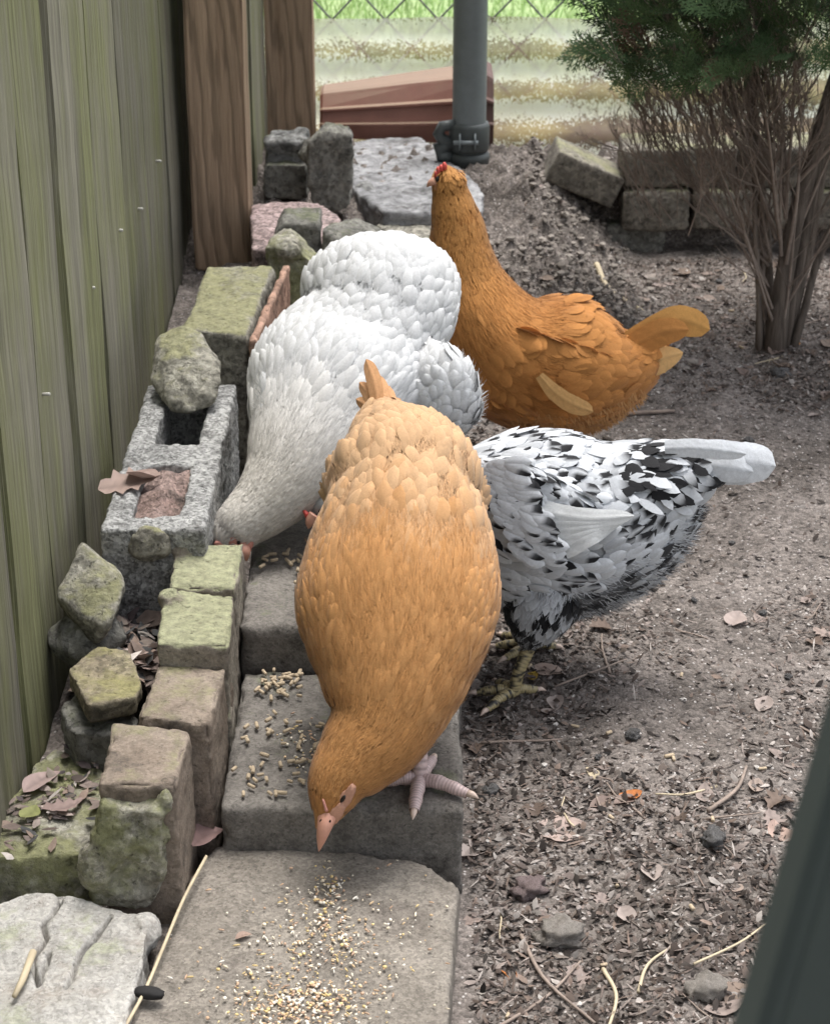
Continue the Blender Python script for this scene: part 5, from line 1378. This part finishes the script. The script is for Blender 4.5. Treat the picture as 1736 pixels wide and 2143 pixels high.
# single leaves, twigs and pebbles
def leaf_mesh(k, colr, lobed=False):
    r = np.random.default_rng(100 + k); m = 13; c = np.linspace(-1, 1, 5)
    e = np.linspace(0, 1, m); prof = np.sin(np.pi * np.clip(e, 0, 1) ** .85) ** .8 * (.30 + .06 * r.normal())
    if lobed: prof = prof * (1 + .38 * np.sin(e * 26 + r.uniform(0, 6)))
    prof[0] = .012; prof[-1] = .004
    cur, fold, tw, sw = r.uniform(-.35, .5), r.uniform(.1, .55), r.normal(0, .5), r.normal(0, .12)
    V = []; C = []
    for i in range(m):
        for j in range(5):
            y = c[j] * prof[i]; z = abs(c[j]) ** 1.5 * prof[i] * fold + cur * (e[i] - .5) ** 2 * 1.2 + .03 * r.normal() * prof[i] + tw * (e[i] - .5) * y
            V.append((e[i] - .5, y + sw * math.sin(e[i] * 3), z)); C.append(np.array(colr) * (1 - .25 * math.exp(-(c[j] / .25) ** 2)) * r.uniform(.88, 1.12))
    V = np.array(V); V[:, 2] -= V[:, 2].min()
    i = np.arange(m * 5).reshape(m, 5); Fq = np.stack([i[:-1, :-1], i[:-1, 1:], i[1:, 1:], i[1:, :-1]], -1).reshape(-1, 4)
    return mkmesh('dead_leaf', V, Fq, M['deadleaf'], colors=np.clip(np.array(C), 0, 1))
LM = [leaf_mesh(k, c, k % 3 == 0) for k, c in enumerate([(.30, .235, .205), (.24, .18, .155), (.36, .30, .27), (.17, .125, .10), (.33, .26, .22), (.28, .225, .20), (.12, .088, .07), (.38, .33, .30), (.22, .165, .13), (.31, .25, .225)])]
def place(name, me, loc, rz, sc, tilt=(0, 0), label=None, cat=None, group=None, parent=None):
    o = bpy.data.objects.new(name, me); col.objects.link(o)
    o.location = loc; o.rotation_euler = (tilt[0], tilt[1], rz); o.scale = (sc, sc, sc)
    return tag(o, label, cat, group)
LL = ['dry pinkish brown lobed leaf', 'plain medium brown dry leaf', 'pale tan smooth dry leaf', 'dark brown lobed leaf', 'light brown smooth leaf', 'dull brown oval leaf', 'blackish brown lobed leaf', 'pale grey papery leaf', 'deep brown narrow leaf', 'pinkish tan lobed leaf']
x, y = scatter(190, dens); z = zg(x, y)
for k in range(190):
    place('dead_leaf', LM[k % 10], (x[k], y[k], z[k] + .0005), rng.uniform(0, 6.28), rng.uniform(.016, .038), (rng.normal(0, .15), rng.normal(0, .15)), LL[k % 10] + ' on the dirt', 'leaf', 'dead leaves on the dirt')
def leaf_at(px, py, z, colr, size, rz, label, k, lobed=False, tilt=(0, 0), up=0):
    p = PZ(px, py, z)
    if z == 0: p = PZ(px, py, float(zg(p.x, p.y)[0]))
    place('dead_leaf', leaf_mesh(k, colr, lobed), p + Vector((0, 0, up)), rz, size, tilt, label, 'leaf')
leaf_at(1318, 1665, 0, (.48, .17, .05), .026, .3, 'small bright orange leaf on the dirt', 50)
leaf_at(1050, 2040, 0, (.50, .19, .06), .034, 2.4, 'curled orange leaf near the sticks and pale stone', 51)
leaf_at(1236, 1618, 0, (.50, .42, .29), .026, 1.9, 'pale cream narrow leaf upright in the dirt', 52)
leaf_at(1175, 1740, 0, (.40, .31, .275), .062, .1, 'large pinkish brown leaf lying flat on the dirt', 53)
leaf_at(1150, 1405, 0, (.42, .32, .27), .040, 2.6, 'tan leaf beside the foot of the speckled hen', 54)
leaf_at(1120, 1418, 0, (.50, .33, .06), .022, 1.2, 'small yellow leaf behind the foot of the speckled hen', 55)
leaf_at(1665, 722, 0, (.55, .24, .05), .022, 1.0, 'small orange leaf at the foot of the shrub', 56)
leaf_at(270, 1012, .225, (.33, .245, .21), .070, .3, 'curled brown oak leaf lying on the cinder block', 57, True, (.1, -.1))
leaf_at(305, 1000, .228, (.30, .22, .19), .045, 2.2, 'small curled leaf on the soil fill of the cinder block', 58, False, (.2, .2))
leaf_at(90, 1640, .084, (.36, .27, .25), .048, .9, 'wide pinkish dead leaf on the broad mossy stone', 59)
leaf_at(130, 1680, .085, (.30, .22, .20), .042, .5, 'brown dead leaf in the middle of the broad mossy stone', 60, True)
leaf_at(60, 1700, .085, (.24, .25, .10), .024, 1.1, 'small yellow green leaf on the broad mossy stone', 61)
leaf_at(300, 1300, .11, (.38, .29, .27), .060, 1.4, 'large pale dead leaf in the litter pocket behind the bricks', 62, True)
leaf_at(255, 1330, .11, (.34, .27, .25), .05, .2, 'grey dead leaf beside the flat five sided stone', 63, True)
leaf_at(312, 1385, .12, (.33, .25, .22), .045, 2.2, 'curled dead leaf hanging over the brick edge', 64, True)
leaf_at(437, 1757, .045, (.26, .17, .16), .040, .8, 'dark reddish leaf wedged between brick and paver', 65)
leaf_at(510, 1960, .038, (.35, .25, .20), .016, .4, 'tiny brown leaf scrap on the grain strewn paver', 66)
o = blob('dark_nub', None, PZ(312, 2078, .044), [Vector((.014, -.003, 0)), Vector((.002, .007, 0)), Vector((0, 0, .005))], 'postpaint' if 0 else 'black', amp=.12); tag(o, 'unidentified small black oval pod at the paver edge beside the straw', 'nub')  # stand-in for a dark oval whose nature is unknown
leaf_at(1000, 1785, 0, (.40, .34, .31), .045, .6, 'torn pale leaf beside the paver edge', 68, True)
leaf_at(1540, 1300, 0, (.38, .31, .28), .04, 1.2, 'upright curled pale leaf on the open dirt', 69)
leaf_at(1640, 1745, 0, (.44, .32, .27), .04, 1.9, 'pinkish leaf beside the dark leaning post', 70)

def twig_mesh(k):
    r = random.Random(200 + k); m = 9; pts = []; d = Vector((1, 0, 0)); p = Vector((-.5, 0, 0))
    for i in range(m):
        pts.append(p.copy()); d = (d + Vector((0, r.gauss(0, .12), 0))).normalized(); p += d * (1 / (m - 1))
    mb = MB(); mb.tube(pts, [.022 * (1 - .55 * i / m) for i in range(m)], 6)
    if k % 2: mb.tube([pts[4], pts[4] + Vector((.12, .10, .02)), pts[4] + Vector((.22, .14, .02))], [.012, .010, .006], 5)
    me = mkmesh('twig', np.array(mb.v) + np.array([0, 0, .02]), mb.f, [M['twig'], M['straw']][k % 3 == 2])
    return me
TM = [twig_mesh(k) for k in range(7)]
x, y = scatter(70, dens); z = zg(x, y)
for k in range(70):
    place('twig', TM[k % 7], (x[k], y[k], z[k] + .001), rng.uniform(0, 6.28), rng.uniform(.03, .10), (0, rng.normal(0, .06)), ('pale straw coloured twig' if (k % 7) % 3 == 2 else 'forked dark brown twig' if (k % 7) % 2 else 'unbranched dark brown twig') + ' on the dirt', 'twig', 'twigs on the dirt')
def stick(px0, py0, px1, py1, r, mat, label, zoff=.004, bend=.01):
    a, b = PZ(px0, py0, 0), PZ(px1, py1, 0); a.z = float(zg(a.x, a.y)[0]) + zoff; b.z = float(zg(b.x, b.y)[0]) + zoff
    m = a.lerp(b, .5) + Vector((bend, 0, 0)); m.z = max(float(zg(m.x, m.y)[0]) + zoff, (a.z + b.z) / 2)
    P = smooth_path([a, m, b], 12)
    vv, ff = tube([Vector(p) for p in P], [r * (1 - .4 * k / 11) for k in range(12)], 7)
    o = obj('stick', vv, ff, M[mat]); tag(o, label, 'stick')
stick(1090, 1940, 1245, 2120, .0022, 'twig', 'curved dark stick crossing a pale one in the dirt', bend=-.012)
stick(1030, 2130, 1215, 1990, .0018, 'twig', 'straight thin stick crossing the curved dark stick')
stick(1262, 2010, 1270, 2143, .0022, 'straw', 'pale split straw stalk lying in the litter')
stick(1335, 2070, 1415, 1975, .0018, 'straw', 'short pale curved stalk on the open dirt', bend=-.01)
stick(1480, 1710, 1560, 1615, .0026, 'twig', 'stout dry stick near the dark leaning post')
stick(1450, 2030, 1600, 1940, .0014, 'straw', 'long thin straw near the dark leaning post')
stick(1285, 872, 1410, 868, .0040, 'twig', 'thick short stick behind the speckled hen')
stick(1160, 1440, 1310, 1385, .0014, 'twig', 'thin dark twig behind the foot of the speckled hen')
stick(1245, 612, 1345, 668, .0055, 'straw', 'pale bare root running behind the tail of the rusty hen', bend=-.02)
# the long straw in the crack between the stones and the front paver
P = smooth_path([PZ(432, 1792, .05), PZ(385, 1880, .048), PZ(345, 1975, .046), PZ(300, 2080, .044), PZ(262, 2150, .043)], 16)
vv, ff = tube([Vector(p) for p in P], [.0016] * 16, 6); o = obj('straw_stalk', vv, ff, M['straw']); tag(o, 'long pale straw lying in the gap beside the front paver', 'straw')
P = [PZ(70, 1992, .058), PZ(48, 2050, .056), PZ(30, 2085, .055)]
vv, ff = tube(P, [.0035, .0032, .0022], 7); o = obj('stick', vv, ff, M['straw']); tag(o, 'short pale stick on the cracked flat stone', 'stick')
# pebbles
def pebble_mesh(k, mat):
    v, f = rock_template(k * 3 + 1, 3); return mkmesh('pebble', v * .5, f, M[mat])
PM = [pebble_mesh(k, ['pebble', 'pebble', 'pebble_tan', 'pebble_tan'][k % 4]) for k in range(8)]
x, y = scatter(60, lambda x, y: np.full(len(x), .5)); z = zg(x, y)
for k in range(60):
    place('pebble', PM[k % 8], (x[k], y[k], z[k] + .002), rng.uniform(0, 6.28), rng.uniform(.008, .018), (rng.normal(0, .3), 0), ('small grey pebble' if (k % 8) % 4 < 2 else 'small tan pebble') + ' in the dirt', 'pebble', 'pebbles in the dirt')
def peb(px, py, sc, mat, rz, label, k):
    p = PZ(px, py, 0); p.z = float(zg(p.x, p.y)[0]) + sc * .12
    v, f = rock_template(k, 3); place('pebble', mkmesh('pebble', v * .5, f, M[mat]), p, rz, sc, (0, 0), label, 'stone')
peb(1175, 1940, .044, 'pale_pebble', .2, 'pale angular stone sitting in the litter', 31)
peb(1490, 1772, .028, 'pebble', 1.2, 'smooth grey pebble near the dark leaning post', 32)
peb(1105, 1850, .032, 'pink_stone', .7, 'pinkish brown lump of stone in the litter', 33)
peb(1485, 2080, .038, 'pale_pebble', .4, 'pale crumpled stone lying in the dirt', 34)
peb(1630, 788, .030, 'pebble', 0, 'flat oval pebble in front of the shrub', 35)
peb(1325, 500, .075, 'brick', .4, 'brown stone under the corner of the low wall', 36)

# ------------------------------------------------------------------ feed
def pellet_mesh(k):
    r = random.Random(300 + k); L = r.uniform(.9, 1.4); mb = MB()
    mb.tube([(-L / 2, 0, 0), (-L / 2 + .06, 0, 0), (0, .02, 0), (L / 2 - .06, 0, 0), (L / 2, 0, 0)], [.20, .25, .26, .25, .19], 9)
    return mkmesh('feed_pellet', np.array(mb.v) + np.array([0, 0, .25]), mb.f, M['pellet'])
PLM = [pellet_mesh(k) for k in range(5)]
def pellet(p, s, label, group): place('feed_pellet', PLM[rng.integers(5)], p, rng.uniform(0, 6.28), s, (0, 0), label, 'pellet', group)
clusters = [(592, 1420, 26, 28, 34), (640, 1555, 24, 34, 20), (525, 1590, 26, 70, 16), (508, 1450, 10, 45, 14), (610, 1660, 24, 30, 10), (560, 1500, 60, 70, 14)]
for cx_, cy_, sx_, sy_, n in clusters:
    for _ in range(n):
        q = PZ(cx_ + rng.normal(0, sx_), cy_ + rng.normal(0, sy_), .0885)
        if q.x > -.178 and 1.63 < q.y < 1.875: pellet(q, rng.uniform(.006, .0085), 'pale feed pellet on the damp paver', 'feed pellets on the damp paver')
for _ in range(16):
    q = PZ(600 + rng.normal(0, 25), 1180 + rng.normal(0, 22), .139); pellet(q, rng.uniform(.006, .0085), 'feed pellet on the dark slab under the white hen', 'feed pellets on the dark slab')
x, y = scatter(26, lambda x, y: np.where(y < 2.1, .8, .05)); z = zg(x, y)
for k in range(26): pellet((x[k], y[k], z[k] + .001), rng.uniform(.006, .0085), 'pale feed pellet fallen on the dirt', 'feed pellets on the dirt')
# cracked corn and grain on the front paver
gp = []
for cx_, cy_, sx_, sy_, n in [(690, 1865, 22, 26, 90), (640, 1890, 40, 30, 50), (700, 1960, 75, 38, 230), (640, 2090, 85, 36, 430), (600, 2130, 70, 25, 160), (700, 2000, 170, 90, 170), (640, 1560, 25, 30, 60)]:
    for _ in range(n):
        a_, b_ = cx_ + rng.normal(0, sx_), cy_ + rng.normal(0, sy_)
        q = PZ(a_, b_, .0375)
        if b_ < 1720: q = PZ(a_, b_, .088)
        elif q.x > .03 or q.y > 1.6: continue
        gp.append(tuple(q))
gp = np.array(gp); n = len(gp)
gcol = np.array([[.60, .44, .27], [.70, .60, .45], [.76, .71, .63], [.52, .35, .23], [.66, .50, .24], [.44, .30, .21], [.74, .67, .55]])[rng.integers(0, 7, n)] * rng.uniform(.8, 1.15, (n, 1))
V = []; Fc = []; C = []; k = 0
for s in range(5):
    tv, tf = rock_template(s + 9); idx = np.arange(s, n, 5); m = len(idx)
    if s < 2: tv = tv * np.array([1.7, .62, .8])
    a = rng.uniform(0, 6.28, m); r = rng.uniform(.0008, .0021, m); ca, sa = np.cos(a)[:, None], np.sin(a)[:, None]
    vx = (tv[None, :, 0] * ca - tv[None, :, 1] * sa) * r[:, None]; vy = (tv[None, :, 0] * sa + tv[None, :, 1] * ca) * r[:, None]; vz = (tv[None, :, 2] + .55) * r[:, None]
    V.append((np.stack([vx, vy, vz], -1) + gp[idx][:, None]).reshape(-1, 3)); Fc.append((tf[None] + (np.arange(m) * len(tv))[:, None, None] + k).reshape(-1, 3)); C.append(np.repeat(gcol[idx], len(tv), 0)); k += m * len(tv)
o = obj('scattered_grain', np.concatenate(V), np.concatenate(Fc), M['grain'], colors=np.clip(np.concatenate(C), 0, 1), origin=(0, 1.5, 0)); tag(o, 'cracked corn and mixed grain spilled on the concrete paver', 'grain', kind='stuff')

# ------------------------------------------------------------------ dark leaning post close to the camera
a, b = PY(1556, 2143, .47), PY(1732, 1545, .47)
d = (b - a).normalized(); rt = Vector((d.z, 0, -d.x))
p0 = a - d * (a.z / d.z + .02); p1 = a + d * 1.05
v = []
for q in (p0, p1):
    for sx_, sy_ in ((0, -.016), (.045, -.016), (.045, .016), (0, .016)): v.append(tuple(q + rt * sx_ + Vector((0, sy_, 0))))
bm = bmesh.new(); vs = [bm.verts.new(q) for q in v]
for f in ([0, 1, 2, 3], [7, 6, 5, 4], [0, 4, 5, 1], [1, 5, 6, 2], [2, 6, 7, 3], [3, 7, 4, 0]): bm.faces.new([vs[i] for i in f])
bmesh.ops.recalc_face_normals(bm, faces=bm.faces); bmesh.ops.bevel(bm, geom=list(bm.edges), offset=.006, segments=3, affect='EDGES')
bm.verts.index_update(); vv = [tuple(q.co) for q in bm.verts]; ff = [[q.index for q in f.verts] for f in bm.faces]; bm.free()
o = obj('leaning_post', vv, ff, M['postpaint'], smooth=False); tag(o, 'dark grey green painted post leaning at the edge of the dirt', 'post')
